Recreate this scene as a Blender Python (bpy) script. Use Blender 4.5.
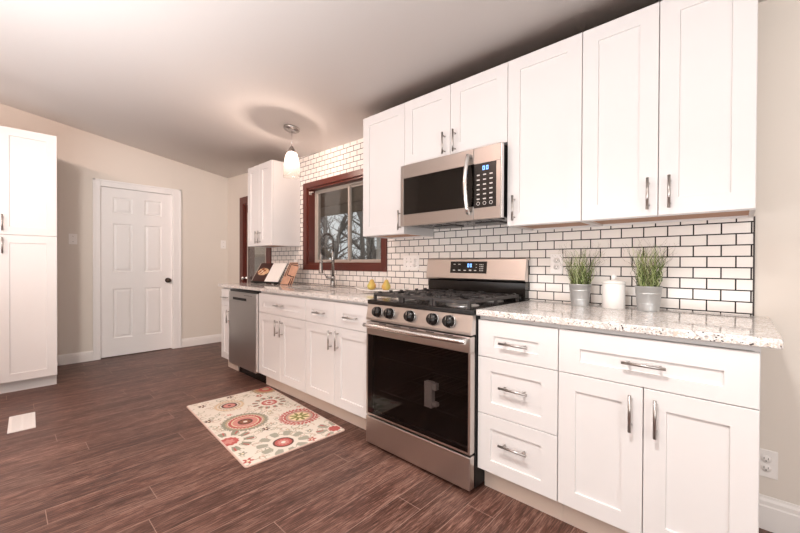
import bpy, bmesh, math, random
import numpy as np
from mathutils import Vector, Matrix, noise

random.seed(7)
for o in list(bpy.data.objects):
    bpy.data.objects.remove(o)
scene = bpy.context.scene
COL = scene.collection

# ------------------------------------------------------------------ camera
FPX = 366.58
YAW, PITCH, ROLL = 0.7456, -0.0071, 0.0043
cam_d = bpy.data.cameras.new('camera')
cam = bpy.data.objects.new('camera', cam_d)
COL.objects.link(cam)
cam_d.sensor_fit = 'HORIZONTAL'
cam_d.sensor_width = 36.0
cam_d.lens = FPX * 36.0 / 800.0
cam_d.clip_start = 0.02
_F = Vector((-math.sin(YAW) * math.cos(PITCH), math.cos(YAW) * math.cos(PITCH), math.sin(PITCH)))
_R = Vector((math.cos(YAW), math.sin(YAW), 0))
_U = _R.cross(_F)
_c, _s = math.cos(ROLL), math.sin(ROLL)
_R, _U = _c * _R + _s * _U, -_s * _R + _c * _U
M4 = Matrix(((_R.x, _U.x, -_F.x, 1.7177), (_R.y, _U.y, -_F.y, -2.2381), (_R.z, _U.z, -_F.z, 1.1374), (0, 0, 0, 1)))
cam.matrix_world = M4
scene.camera = cam

# ------------------------------------------------------------------ world, exposure
w = bpy.data.worlds.new('overcast')
scene.world = w
w.use_nodes = True
w.node_tree.nodes['Background'].inputs[0].default_value = (0.95, 0.97, 1.0, 1)
w.node_tree.nodes['Background'].inputs[1].default_value = 0.95
scene.view_settings.view_transform = 'Standard'
scene.view_settings.look = 'None'
scene.view_settings.exposure = -0.25
scene.view_settings.gamma = 1.0
scene.view_settings.use_curve_mapping = False


def area(name, loc, target, size, power, color, size_y=None):
    d = bpy.data.lights.new(name, 'AREA')
    d.energy = power
    d.color = color
    d.size = size
    if size_y:
        d.shape = 'RECTANGLE'
        d.size_y = size_y
    o = bpy.data.objects.new(name, d)
    COL.objects.link(o)
    o.location = loc
    o.rotation_euler = (Vector(target) - Vector(loc)).to_track_quat('-Z', 'Y').to_euler()
    return o


area('daylight_room_side', (2.1, -4.6, 1.2), (-0.4, 0.0, 0.85), 2.6, 25, (0.95, 0.98, 1.0), 1.5)
area('near_side_fill', (3.3, -2.3, 1.35), (1.6, 0.0, 0.75), 1.3, 26, (0.93, 0.97, 1.0), 1.3)  # added fill for the wall past the cabinets, no window stands here
area('ceiling_bounce', (0.7, -3.2, 0.8), (0.7, -3.1, 3.0), 3.6, 168, (0.985, 0.985, 1.0), 1.7)
area('dining_lamp', (-0.7, -4.1, 2.85), (-3.8, -1.6, 1.9), 0.35, 60, (1.0, 0.67, 0.56))


def spot(name, loc, target, energy, deg, blend, soft, color):
    d = bpy.data.lights.new(name, 'SPOT')
    d.energy = energy
    d.spot_size = math.radians(deg)
    d.spot_blend = blend
    d.shadow_soft_size = soft
    d.color = color
    o = bpy.data.objects.new(name, d)
    COL.objects.link(o)
    o.location = loc
    o.rotation_euler = (Vector(target) - Vector(loc)).to_track_quat('-Z', 'Y').to_euler()


spot('floor_fill_spot', (1.35, -2.05, 2.58), (1.1, -1.7, 0), 260, 112, 0.7, 0.12, (1.0, 0.97, 0.94))  # added fill over floor and base cabinets, not an actual ceiling fixture
spot('far_end_fill_spot', (0.9, -3.0, 2.65), (-3.8, -0.75, 1.0), 330, 44, 0.8, 0.15, (1.0, 0.95, 0.90))  # added fill that brightens the end wall and its door


# ------------------------------------------------------------------ helpers
def lin(h):
    h = h.lstrip('#')
    r = []
    for i in (0, 2, 4):
        c = int(h[i:i + 2], 16) / 255
        r.append(c / 12.92 if c <= 0.04045 else ((c + 0.055) / 1.055) ** 2.4)
    return (*r, 1)


def new_mat(name):
    m = bpy.data.materials.new(name)
    m.use_nodes = True
    nt = m.node_tree
    return m, nt, nt.nodes['Principled BSDF']


def N(nt, typ, **kw):
    n = nt.nodes.new(typ)
    for k, v in kw.items():
        if k.startswith('i_'):
            n.inputs[k[2:].replace('_', ' ')].default_value = v
        else:
            setattr(n, k, v)
    return n


def simple(name, col, rough=0.5, metal=0.0, bump=0.0, scale=40, var=0.03, stretch=(1, 1, 1), coat=0.0):
    m, nt, b = new_mat(name)
    tc = N(nt, 'ShaderNodeTexCoord')
    mp = N(nt, 'ShaderNodeMapping')
    mp.inputs['Scale'].default_value = stretch
    nt.links.new(tc.outputs['Object'], mp.inputs['Vector'])
    nz = N(nt, 'ShaderNodeTexNoise', i_Scale=scale, i_Detail=4.0)
    nt.links.new(mp.outputs[0], nz.inputs['Vector'])
    mx = N(nt, 'ShaderNodeMix', data_type='RGBA')
    c = lin(col) if isinstance(col, str) else col
    mx.inputs['A'].default_value = (*[x * (1 - var) for x in c[:3]], 1)
    mx.inputs['B'].default_value = (*[min(1, x * (1 + var)) for x in c[:3]], 1)
    nt.links.new(nz.outputs['Fac'], mx.inputs['Factor'])
    nt.links.new(mx.outputs['Result'], b.inputs['Base Color'])
    b.inputs['Roughness'].default_value = rough
    b.inputs['Metallic'].default_value = metal
    if coat:
        b.inputs['Coat Weight'].default_value = coat
        b.inputs['Coat Roughness'].default_value = 0.08
    if bump:
        bp = N(nt, 'ShaderNodeBump', i_Strength=bump, i_Distance=0.002)
        nt.links.new(nz.outputs['Fac'], bp.inputs['Height'])
        nt.links.new(bp.outputs[0], b.inputs['Normal'])
    return m


class MB:
    def __init__(self):
        self.bm = bmesh.new()

    def _merge(self, bm2):
        me = bpy.data.meshes.new('tmp')
        bm2.to_mesh(me)
        bm2.free()
        self.bm.from_mesh(me)
        bpy.data.meshes.remove(me)

    def box(self, x0, x1, y0, y1, z0, z1, bev=0.0, seg=2):
        b = bmesh.new()
        bmesh.ops.create_cube(b, size=1)
        for v in b.verts:
            v.co = Vector(((x0 + x1) / 2 + v.co.x * (x1 - x0), (y0 + y1) / 2 + v.co.y * (y1 - y0), (z0 + z1) / 2 + v.co.z * (z1 - z0)))
        if bev:
            bmesh.ops.bevel(b, geom=list(b.edges), offset=bev, segments=seg, affect='EDGES', profile=0.5)
        self._merge(b)
        return self

    def prism(self, pts, axis, a0, a1):
        """polygon pts in the two other axes, extruded along axis"""
        b = bmesh.new()

        def mk(p, a):
            if axis == 'x':
                return (a, p[0], p[1])
            if axis == 'y':
                return (p[0], a, p[1])
            return (p[0], p[1], a)
        lo = [b.verts.new(mk(p, a0)) for p in pts]
        hi = [b.verts.new(mk(p, a1)) for p in pts]
        n = len(pts)
        b.faces.new(lo)
        b.faces.new(hi)
        for i in range(n):
            b.faces.new((lo[i], lo[(i + 1) % n], hi[(i + 1) % n], hi[i]))
        bmesh.ops.recalc_face_normals(b, faces=b.faces)
        self._merge(b)
        return self

    def rings(self, rects, axis='y'):
        """loft of rectangles (u0,u1,v0,v1,d): closed at both ends. axis y: (u,d,v)"""
        b = bmesh.new()
        prev = None
        first = None
        for (u0, u1, v0, v1, d) in rects:
            vs = [b.verts.new((u, d, v)) for u, v in ((u0, v0), (u1, v0), (u1, v1), (u0, v1))]
            if prev:
                for i in range(4):
                    b.faces.new((prev[i], prev[(i + 1) % 4], vs[(i + 1) % 4], vs[i]))
            else:
                first = vs
            prev = vs
        b.faces.new(prev)
        b.faces.new(first[::-1])
        bmesh.ops.recalc_face_normals(b, faces=b.faces)
        self._merge(b)
        return self

    def tube(self, pts, r, n=10, cap=True):
        pts = [Vector(p) for p in pts]
        rs = r if isinstance(r, (list, tuple)) else [r] * len(pts)
        b = bmesh.new()
        prev = None
        ref = None
        for i, p in enumerate(pts):
            t = (pts[min(i + 1, len(pts) - 1)] - pts[max(i - 1, 0)])
            t.normalize()
            if ref is None:
                ref = Vector((0, 0, 1)) if abs(t.z) < 0.9 else Vector((1, 0, 0))
            u = (ref - t * ref.dot(t))
            if u.length < 1e-5:
                u = t.orthogonal()
            u.normalize()
            v = t.cross(u)
            ref = u
            ring = [b.verts.new(p + rs[i] * (math.cos(2 * math.pi * k / n) * u + math.sin(2 * math.pi * k / n) * v)) for k in range(n)]
            if prev:
                for k in range(n):
                    f = b.faces.new((prev[k], prev[(k + 1) % n], ring[(k + 1) % n], ring[k]))
                    f.smooth = True
            elif cap:
                b.faces.new(ring[::-1])
            prev = ring
        if cap:
            b.faces.new(prev)
        self._merge(b)
        return self

    def cyl(self, p0, p1, r, n=20):
        return self.tube([p0, p1], r, n)

    def lathe(self, prof, c=(0, 0, 0), n=32, smooth=True, axis='z'):
        """prof: list of (r, z); open profile, closed at r=0 points"""
        b = bmesh.new()
        prev = None

        def pt(r, z, k):
            a = 2 * math.pi * k / n
            if axis == 'z':
                return (c[0] + r * math.cos(a), c[1] + r * math.sin(a), c[2] + z)
            if axis == 'y':
                return (c[0] + r * math.cos(a), c[1] + z, c[2] + r * math.sin(a))
            return (c[0] + z, c[1] + r * math.cos(a), c[2] + r * math.sin(a))
        for r, z in prof:
            ring = [b.verts.new(pt(0, z, 0))] if r < 1e-6 else [b.verts.new(pt(r, z, k)) for k in range(n)]
            if prev:
                for k in range(n):
                    q = (k + 1) % n
                    if len(prev) == 1 and len(ring) > 1:
                        f = b.faces.new((prev[0], ring[q], ring[k]))
                    elif len(ring) == 1 and len(prev) > 1:
                        f = b.faces.new((prev[k], prev[q], ring[0]))
                    elif len(ring) > 1:
                        f = b.faces.new((prev[k], prev[q], ring[q], ring[k]))
                    else:
                        continue
                    f.smooth = smooth
            prev = ring
        bmesh.ops.recalc_face_normals(b, faces=b.faces)
        self._merge(b)
        return self

    def move(self, M):
        bmesh.ops.transform(self.bm, matrix=M, verts=self.bm.verts)
        return self

    def build(self, name, mat, parent=None, autosmooth=False):
        me = bpy.data.meshes.new(name)
        self.bm.to_mesh(me)
        self.bm.free()
        o = bpy.data.objects.new(name, me)
        for m in (mat if isinstance(mat, (list, tuple)) else [mat]):
            me.materials.append(m)
        COL.objects.link(o)
        if parent:
            o.parent = parent
        return o


def thing(name, label, cat, loc=(0, 0, 0), rz=0.0, group=None):
    o = bpy.data.objects.new(name, None)
    o.empty_display_size = 0.05
    COL.objects.link(o)
    o.location = loc
    o.rotation_euler = (0, 0, rz)
    o['label'] = label
    o['category'] = cat
    if group:
        o['group'] = group
    return o


def tag(o, label, cat, group=None, kind=None):
    o['label'] = label
    o['category'] = cat
    if group:
        o['group'] = group
    if kind:
        o['kind'] = kind
    return o


def struct(o, label, cat):
    o['kind'] = 'structure'
    o['label'] = label
    o['category'] = cat
    return o


# ------------------------------------------------------------------ materials
M = {}
M['cab'] = simple('white_cabinet_paint', '#e1dddb', 0.38, scale=3, var=0.008)
M['cab_in'] = simple('cabinet_underside_wood', '#b98f74', 0.6, scale=6, var=0.12, stretch=(1, 12, 1))
M['toe'] = simple('toe_kick_paint', '#d6c5b8', 0.55, scale=4, var=0.02)
M['trim'] = simple('white_trim_paint', '#f0ebe7', 0.4, scale=4, var=0.01)
M['doorp'] = simple('white_door_paint', '#f4f0ee', 0.42, scale=4, var=0.01)
M['wall'] = simple('beige_wall_paint', '#e2d9cf', 0.85, bump=0.05, scale=220, var=0.012)
M['ceil'] = simple('ceiling_paint', '#f6f2ef', 0.9, bump=0.05, scale=200, var=0.012)
M['steel'] = simple('brushed_stainless', (0.62, 0.57, 0.535, 1), 0.30, 1.0, bump=0.06, scale=30, var=0.05, stretch=(1, 1, 40))
M['steel_dw'] = simple('dishwasher_stainless', (0.56, 0.54, 0.52, 1), 0.34, 1.0, bump=0.05, scale=30, var=0.05, stretch=(1, 1, 40))
M['faucet'] = simple('faucet_nickel', (0.34, 0.325, 0.31, 1), 0.25, 1.0, scale=60, var=0.03)
M['steel_mw'] = simple('microwave_stainless', (0.40, 0.365, 0.34, 1), 0.32, 1.0, bump=0.05, scale=30, var=0.05, stretch=(40, 1, 1))
M['nickel'] = simple('satin_nickel', (0.47, 0.44, 0.42, 1), 0.28, 1.0, scale=60, var=0.03)
M['chrome'] = simple('bright_steel', (0.78, 0.77, 0.76, 1), 0.2, 1.0, scale=60, var=0.02)
M['black'] = simple('black_enamel', '#15110f', 0.22, scale=30, var=0.05)
M['blackmatte'] = simple('black_matte', '#171413', 0.6, scale=60, var=0.1)
M['iron'] = simple('cast_iron', '#363231', 0.36, bump=0.08, scale=200, var=0.1)
M['ovenin'] = simple('oven_enamel', '#050404', 0.5, scale=30, var=0.05)
M['greyburner'] = simple('aluminium_burner', (0.85, 0.84, 0.83, 1), 0.3, 1.0, scale=60, var=0.04)
M['brownwood'] = simple('mahogany_trim', '#5c261b', 0.38, scale=5, var=0.22, stretch=(1, 1, 1), bump=0.03)
M['vinyl'] = simple('window_vinyl', '#bdb0a5', 0.45, scale=10, var=0.02)
M['plate'] = simple('white_plastic', '#f3eeea', 0.35, scale=10, var=0.01)
M['slot'] = simple('slot_dark', '#3a3330', 0.6, scale=10, var=0.02)
M['bronze'] = simple('dark_bronze', (0.10, 0.075, 0.06, 1), 0.3, 1.0, scale=30, var=0.1)
M['galv'] = simple('galvanised_zinc', (0.60, 0.61, 0.61, 1), 0.45, 0.8, scale=14, var=0.14)
M['ceramic'] = simple('white_ceramic', '#f4f0ec', 0.25, scale=30, var=0.015, bump=0.12)
M['stone_white'] = simple('white_dish', '#efe9e2', 0.2, scale=20, var=0.02)
M['soil'] = simple('dark_soil', '#2b221a', 0.95, bump=0.5, scale=80, var=0.3)
M['stem'] = simple('brown_stem', '#5a452f', 0.8, scale=50, var=0.1)
M['keys'] = simple('printed_keys', '#cfc9c4', 0.5, scale=20, var=0.02)
M['paper'] = simple('white_paper', '#f2ece6', 0.7, scale=20, var=0.01)
M['pinkpaper'] = simple('pinkish_cover', '#c99c83', 0.6, scale=14, var=0.3)
M['bookdark'] = simple('dark_book_page', '#3a1c14', 0.5, scale=14, var=0.2)
M['bark'] = simple('winter_bark', '#77706a', 0.9, bump=0.4, scale=25, var=0.3)
M['bark2'] = simple('pale_bark', '#9c938b', 0.9, bump=0.4, scale=25, var=0.25)
M['soffit'] = simple('porch_boards', '#8e7c6b', 0.8, scale=3, var=0.15, stretch=(1, 14, 1))
M['greywood'] = simple('weathered_wood', '#8a8078', 0.85, scale=6, var=0.25, stretch=(1, 1, 10))
M['outground'] = simple('leaf_litter', '#8d8178', 0.95, bump=0.4, scale=9, var=0.35)
M['pipew'] = simple('white_pipe', '#e6e4e0', 0.4, scale=10, var=0.02)
M['oven_reflection'] = simple('grey_reflection', '#e8e6e4', 0.7, scale=10, var=0.03)
M['rubber'] = simple('black_rubber', '#201c1a', 0.7, scale=10, var=0.05)


def emis(name, col, s):
    m, nt, b = new_mat(name)
    b.inputs['Base Color'].default_value = (0.02, 0.02, 0.02, 1)
    b.inputs['Emission Color'].default_value = lin(col)
    b.inputs['Emission Strength'].default_value = s
    return m


M['bluelcd'] = emis('blue_clock_digits', '#7fb4ff', 3.0)


def bulb_mat():
    m, nt, b = new_mat('glowing_bulb_glass')
    nt.nodes.remove(b)
    em = N(nt, 'ShaderNodeEmission')
    em.inputs[0].default_value = lin('#ffe6cc')
    em.inputs[1].default_value = 2.6
    tr = N(nt, 'ShaderNodeBsdfTransparent')
    ad = N(nt, 'ShaderNodeAddShader')
    nt.links.new(em.outputs[0], ad.inputs[0])
    nt.links.new(tr.outputs[0], ad.inputs[1])
    nt.links.new(ad.outputs[0], nt.nodes['Material Output'].inputs[0])
    return m


M['bulb'] = bulb_mat()


def thin_glass(name, tint, refl_rough=0.02, ior=1.5, white=0.0, boost=1.0):
    m, nt, b = new_mat(name)
    nt.nodes.remove(b)
    out = nt.nodes['Material Output']
    tr = N(nt, 'ShaderNodeBsdfTransparent')
    tr.inputs[0].default_value = tint
    gl = N(nt, 'ShaderNodeBsdfGlossy')
    gl.inputs['Roughness'].default_value = refl_rough
    gl.inputs[0].default_value = (boost, boost, boost, 1)
    fr = N(nt, 'ShaderNodeFresnel')
    ge = N(nt, 'ShaderNodeNewGeometry')
    io = N(nt, 'ShaderNodeMapRange')
    io.inputs['To Min'].default_value = ior
    io.inputs['To Max'].default_value = 1.0 / ior
    nt.links.new(ge.outputs['Backfacing'], io.inputs['Value'])
    nt.links.new(io.outputs[0], fr.inputs['IOR'])
    mx = N(nt, 'ShaderNodeMixShader')
    nt.links.new(fr.outputs[0], mx.inputs[0])
    nt.links.new(tr.outputs[0], mx.inputs[1])
    nt.links.new(gl.outputs[0], mx.inputs[2])
    last = mx
    if white:
        df = N(nt, 'ShaderNodeBsdfTranslucent')
        df.inputs[0].default_value = (0.95, 0.92, 0.88, 1)
        d2 = N(nt, 'ShaderNodeBsdfDiffuse')
        d2.inputs[0].default_value = (0.95, 0.92, 0.88, 1)
        ma = N(nt, 'ShaderNodeMixShader')
        ma.inputs[0].default_value = 0.5
        nt.links.new(df.outputs[0], ma.inputs[1])
        nt.links.new(d2.outputs[0], ma.inputs[2])
        m2 = N(nt, 'ShaderNodeMixShader')
        m2.inputs[0].default_value = white
        nt.links.new(mx.outputs[0], m2.inputs[1])
        nt.links.new(ma.outputs[0], m2.inputs[2])
        last = m2
    nt.links.new(last.outputs[0], out.inputs[0])
    return m


M['glass'] = thin_glass('window_glass', (0.93, 0.94, 0.93, 1))
M['oven_glass'] = thin_glass('oven_dark_glass', (0.56, 0.53, 0.52, 1), 0.02, 1.45, boost=0.72)
M['mw_glass'] = thin_glass('microwave_dark_glass', (0.30, 0.26, 0.24, 1), 0.04, 1.6, boost=0.7)
M['shade'] = thin_glass('seeded_glass_shade', (0.96, 0.95, 0.93, 1), 0.08, 1.5, white=0.07)


def tile_mat():
    m, nt, b = new_mat('white_subway_tile')
    tc = N(nt, 'ShaderNodeTexCoord')
    sp = N(nt, 'ShaderNodeSeparateXYZ')
    cb = N(nt, 'ShaderNodeCombineXYZ')
    nt.links.new(tc.outputs['Object'], sp.inputs[0])
    ax = N(nt, 'ShaderNodeMath', operation='ADD')
    ax.inputs[1].default_value = 10.0 + 0.041
    az = N(nt, 'ShaderNodeMath', operation='ADD')
    az.inputs[1].default_value = 5.08 - 0.9237
    nt.links.new(sp.outputs['X'], ax.inputs[0])
    nt.links.new(sp.outputs['Z'], az.inputs[0])
    nt.links.new(ax.outputs[0], cb.inputs[0])
    nt.links.new(az.outputs[0], cb.inputs[1])
    br = N(nt, 'ShaderNodeTexBrick', offset=0.5, offset_frequency=2)
    br.inputs['Scale'].default_value = 1.0
    br.inputs['Brick Width'].default_value = 0.1000
    br.inputs['Row Height'].default_value = 0.0508
    br.inputs['Mortar Size'].default_value = 0.0029
    br.inputs['Mortar Smooth'].default_value = 0.15
    br.inputs['Bias'].default_value = 0.0
    br.inputs['Color1'].default_value = lin('#f3ece6')
    br.inputs['Color2'].default_value = lin('#ece4dd')
    br.inputs['Mortar'].default_value = lin('#1d1714')
    nt.links.new(cb.outputs[0], br.inputs['Vector'])
    nt.links.new(br.outputs['Color'], b.inputs['Base Color'])
    rr = N(nt, 'ShaderNodeMapRange')
    rr.inputs['To Min'].default_value = 0.12
    rr.inputs['To Max'].default_value = 0.85
    nt.links.new(br.outputs['Fac'], rr.inputs['Value'])
    nt.links.new(rr.outputs[0], b.inputs['Roughness'])
    bp = N(nt, 'ShaderNodeBump', invert=True, i_Strength=0.6, i_Distance=0.002)
    nt.links.new(br.outputs['Fac'], bp.inputs['Height'])
    nt.links.new(bp.outputs[0], b.inputs['Normal'])
    return m


M['tile'] = tile_mat()


def floor_mat():
    m, nt, b = new_mat('dark_wood_planks')
    tc = N(nt, 'ShaderNodeTexCoord')
    sp = N(nt, 'ShaderNodeSeparateXYZ')
    cb = N(nt, 'ShaderNodeCombineXYZ')
    nt.links.new(tc.outputs['Object'], sp.inputs[0])
    ax = N(nt, 'ShaderNodeMath', operation='ADD')
    ax.inputs[1].default_value = 20.0 + 0.0
    ay = N(nt, 'ShaderNodeMath', operation='ADD')
    ay.inputs[1].default_value = 14.0 + 0.055
    nt.links.new(sp.outputs['Y'], ax.inputs[0])
    nt.links.new(sp.outputs['X'], ay.inputs[0])
    nt.links.new(ax.outputs[0], cb.inputs[0])
    nt.links.new(ay.outputs[0], cb.inputs[1])
    br = N(nt, 'ShaderNodeTexBrick', offset=0.0, offset_frequency=2, squash=1.0)
    rw = N(nt, 'ShaderNodeMath', operation='DIVIDE')
    rw.inputs[1].default_value = 0.14
    nt.links.new(ay.outputs[0], rw.inputs[0])
    rf = N(nt, 'ShaderNodeMath', operation='FLOOR')
    nt.links.new(rw.outputs[0], rf.inputs[0])
    wn = N(nt, 'ShaderNodeTexWhiteNoise', noise_dimensions='1D')
    nt.links.new(rf.outputs[0], wn.inputs['W'])
    xo = N(nt, 'ShaderNodeMath', operation='MULTIPLY_ADD')
    xo.inputs[1].default_value = 1.22
    nt.links.new(wn.outputs['Value'], xo.inputs[0])
    nt.links.new(ax.outputs[0], xo.inputs[2])
    nt.links.new(xo.outputs[0], cb.inputs[0])
    br.inputs['Scale'].default_value = 1.0
    br.inputs['Brick Width'].default_value = 1.22
    br.inputs['Row Height'].default_value = 0.14
    br.inputs['Mortar Size'].default_value = 0.0016
    br.inputs['Mortar Smooth'].default_value = 0.2
    br.inputs['Color1'].default_value = (0, 0, 0, 1)
    br.inputs['Color2'].default_value = (1, 1, 1, 1)
    br.inputs['Mortar'].default_value = (0.5, 0.5, 0.5, 1)
    nt.links.new(cb.outputs[0], br.inputs['Vector'])
    # grain: long in Y, shifted per plank
    mp = N(nt, 'ShaderNodeMapping')
    mp.inputs['Scale'].default_value = (13, 1.5, 1)
    nt.links.new(tc.outputs['Object'], mp.inputs['Vector'])
    sh = N(nt, 'ShaderNodeVectorMath', operation='MULTIPLY_ADD')
    sh.inputs[1].default_value = (7, 3, 0)
    nt.links.new(br.outputs['Color'], sh.inputs[0])
    nt.links.new(mp.outputs[0], sh.inputs[2])
    n1 = N(nt, 'ShaderNodeTexNoise', i_Scale=1.0, i_Detail=6.0, i_Roughness=0.65, i_Distortion=0.8)
    nt.links.new(sh.outputs[0], n1.inputs['Vector'])
    mp2 = N(nt, 'ShaderNodeMapping')
    mp2.inputs['Scale'].default_value = (170, 11, 1)
    nt.links.new(tc.outputs['Object'], mp2.inputs['Vector'])
    n2 = N(nt, 'ShaderNodeTexNoise', i_Scale=1.0, i_Detail=8.0, i_Roughness=0.7, i_Distortion=0.6)
    nt.links.new(mp2.outputs[0], n2.inputs['Vector'])
    ad = N(nt, 'ShaderNodeMath', operation='MULTIPLY_ADD')
    ad.inputs[1].default_value = 0.68
    nt.links.new(n2.outputs['Fac'], ad.inputs[0])
    m1 = N(nt, 'ShaderNodeMath', operation='MULTIPLY')
    m1.inputs[1].default_value = 0.32
    nt.links.new(n1.outputs['Fac'], m1.inputs[0])
    nt.links.new(m1.outputs[0], ad.inputs[2])
    cr = N(nt, 'ShaderNodeValToRGB')
    e = cr.color_ramp.elements
    e[0].position = 0.37
    e[0].color = lin('#301e18')
    e[1].position = 0.66
    e[1].color = lin('#a07d6f')
    k = cr.color_ramp.elements.new(0.5)
    k.color = lin('#5f3f35')
    nt.links.new(ad.outputs[0], cr.inputs[0])
    hv = N(nt, 'ShaderNodeMix', data_type='RGBA', blend_type='MULTIPLY')
    hv.inputs['Factor'].default_value = 1.0
    tone = N(nt, 'ShaderNodeMapRange')
    tone.inputs['To Min'].default_value = 0.8
    tone.inputs['To Max'].default_value = 1.12
    nt.links.new(br.outputs['Color'], tone.inputs['Value'])
    nt.links.new(cr.outputs[0], hv.inputs['A'])
    nt.links.new(tone.outputs[0], hv.inputs['B'])
    mm = N(nt, 'ShaderNodeMix', data_type='RGBA')
    mm.inputs['B'].default_value = lin('#a98d80')
    half = N(nt, 'ShaderNodeMath', operation='MULTIPLY')
    half.inputs[1].default_value = 0.6
    nt.links.new(br.outputs['Fac'], half.inputs[0])
    nt.links.new(half.outputs[0], mm.inputs['Factor'])
    nt.links.new(hv.outputs['Result'], mm.inputs['A'])
    nt.links.new(mm.outputs['Result'], b.inputs['Base Color'])
    b.inputs['Roughness'].default_value = 0.42
    b.inputs['Specular IOR Level'].default_value = 0.35
    bp = N(nt, 'ShaderNodeBump', i_Strength=0.25, i_Distance=0.002)
    nt.links.new(ad.outputs[0], bp.inputs['Height'])
    nt.links.new(bp.outputs[0], b.inputs['Normal'])
    return m


M['floor'] = floor_mat()


def granite_mat():
    m, nt, b = new_mat('speckled_white_granite')
    tc = N(nt, 'ShaderNodeTexCoord')
    v1 = N(nt, 'ShaderNodeTexVoronoi', i_Scale=210.0)
    v2 = N(nt, 'ShaderNodeTexVoronoi', i_Scale=75.0)
    nz = N(nt, 'ShaderNodeTexNoise', i_Scale=22.0, i_Detail=5.0)
    for n in (v1, v2, nz):
        nt.links.new(tc.outputs['Object'], n.inputs['Vector'])
    s1 = N(nt, 'ShaderNodeSeparateColor')
    nt.links.new(v1.outputs['Color'], s1.inputs[0])
    s2 = N(nt, 'ShaderNodeSeparateColor')
    nt.links.new(v2.outputs['Color'], s2.inputs[0])
    c1 = N(nt, 'ShaderNodeValToRGB')
    c1.color_ramp.interpolation = 'CONSTANT'
    e = c1.color_ramp.elements
    e[0].position = 0
    e[0].color = lin('#e8e3df')
    e[1].position = 0.48
    e[1].color = lin('#d3ccc7')
    for p, c in ((0.70, '#c6bfb9'), (0.82, '#d3c5b6'), (0.915, '#a09995'), (0.968, '#4a4444')):
        k = c1.color_ramp.elements.new(p)
        k.color = lin(c)
    nt.links.new(s1.outputs[0], c1.inputs[0])
    c2 = N(nt, 'ShaderNodeValToRGB')
    c2.color_ramp.interpolation = 'CONSTANT'
    e = c2.color_ramp.elements
    e[0].position = 0
    e[0].color = (0, 0, 0, 1)
    e[1].position = 0.80
    e[1].color = (0.18, 0.18, 0.18, 1)
    nt.links.new(s2.outputs[0], c2.inputs[0])
    mx = N(nt, 'ShaderNodeMix', data_type='RGBA')
    nt.links.new(c2.outputs[0], mx.inputs['Factor'])
    nt.links.new(c1.outputs[0], mx.inputs['A'])
    mx.inputs['B'].default_value = lin('#8f8680')
    m2 = N(nt, 'ShaderNodeMix', data_type='RGBA', blend_type='MULTIPLY')
    rg = N(nt, 'ShaderNodeMapRange')
    rg.inputs['From Min'].default_value = 0.35
    rg.inputs['From Max'].default_value = 0.65
    rg.inputs['To Min'].default_value = 0.88
    rg.inputs['To Max'].default_value = 1.05
    nt.links.new(nz.outputs['Fac'], rg.inputs['Value'])
    m2.inputs['Factor'].default_value = 1
    nt.links.new(mx.outputs['Result'], m2.inputs['A'])
    nt.links.new(rg.outputs[0], m2.inputs['B'])
    nt.links.new(m2.outputs['Result'], b.inputs['Base Color'])
    b.inputs['Roughness'].default_value = 0.07
    return m


M['granite'] = granite_mat()


def attr_mat(name, rough, bump=0.0, bscale=600, spec=0.3):
    m, nt, b = new_mat(name)
    at = N(nt, 'ShaderNodeAttribute', attribute_name='own_color')
    nt.links.new(at.outputs['Color'], b.inputs['Base Color'])
    b.inputs['Roughness'].default_value = rough
    b.inputs['Specular IOR Level'].default_value = spec
    if bump:
        tc = N(nt, 'ShaderNodeTexCoord')
        nz = N(nt, 'ShaderNodeTexNoise', i_Scale=bscale)
        nt.links.new(tc.outputs['Object'], nz.inputs['Vector'])
        bp = N(nt, 'ShaderNodeBump', i_Strength=bump, i_Distance=0.002)
        nt.links.new(nz.outputs['Fac'], bp.inputs['Height'])
        nt.links.new(bp.outputs[0], b.inputs['Normal'])
    return m


M['rug'] = attr_mat('printed_rug', 0.9, 0.3)
M['grass'] = attr_mat('grass_blades', 0.5)
M['pear'] = attr_mat('pear_skin', 0.35)
M['photo_page'] = attr_mat('printed_page', 0.45)

# ------------------------------------------------------------------ room shell
XF, XR, YL = -3.7913, 3.6, -5.2
CEIL_C = 0.1635


def zc0(x):
    t = -1.2 - x
    if t < -0.4:
        return 2.282
    if t < 0.4:
        return 2.282 + 0.038 * (t + 0.4) ** 2 / 1.6
    return 2.282 + 0.038 * t


def zceil(x, y):
    return zc0(x) - CEIL_C * y


fl = MB().box(XF - 0.15, XR + 0.15, YL - 0.15, 0.15, -0.1, 0).build('floor', M['floor'])
struct(fl, 'dark brown wood plank floor', 'floor')

b = bmesh.new()
nx = 40
cols = []
for i in range(nx + 1):
    x = XF - 0.15 + (XR - XF + 0.3) * i / nx
    cols.append([b.verts.new((x, y, zceil(x, y) + dz)) for y, dz in ((0.15, 0), (YL - 0.15, 0), (YL - 0.15, 0.1), (0.15, 0.1))])
for i in range(nx):
    for k in range(4):
        f = b.faces.new((cols[i][k], cols[i][(k + 1) % 4], cols[i + 1][(k + 1) % 4], cols[i + 1][k]))
        f.smooth = k in (0, 2)
b.faces.new(cols[0])
b.faces.new(cols[-1])
bmesh.ops.recalc_face_normals(b, faces=b.faces)
cm = MB()
cm._merge(b)
struct(cm.build('ceiling', M['ceil']), 'sloping off-white ceiling rising away from the cabinets', 'ceiling')

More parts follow.
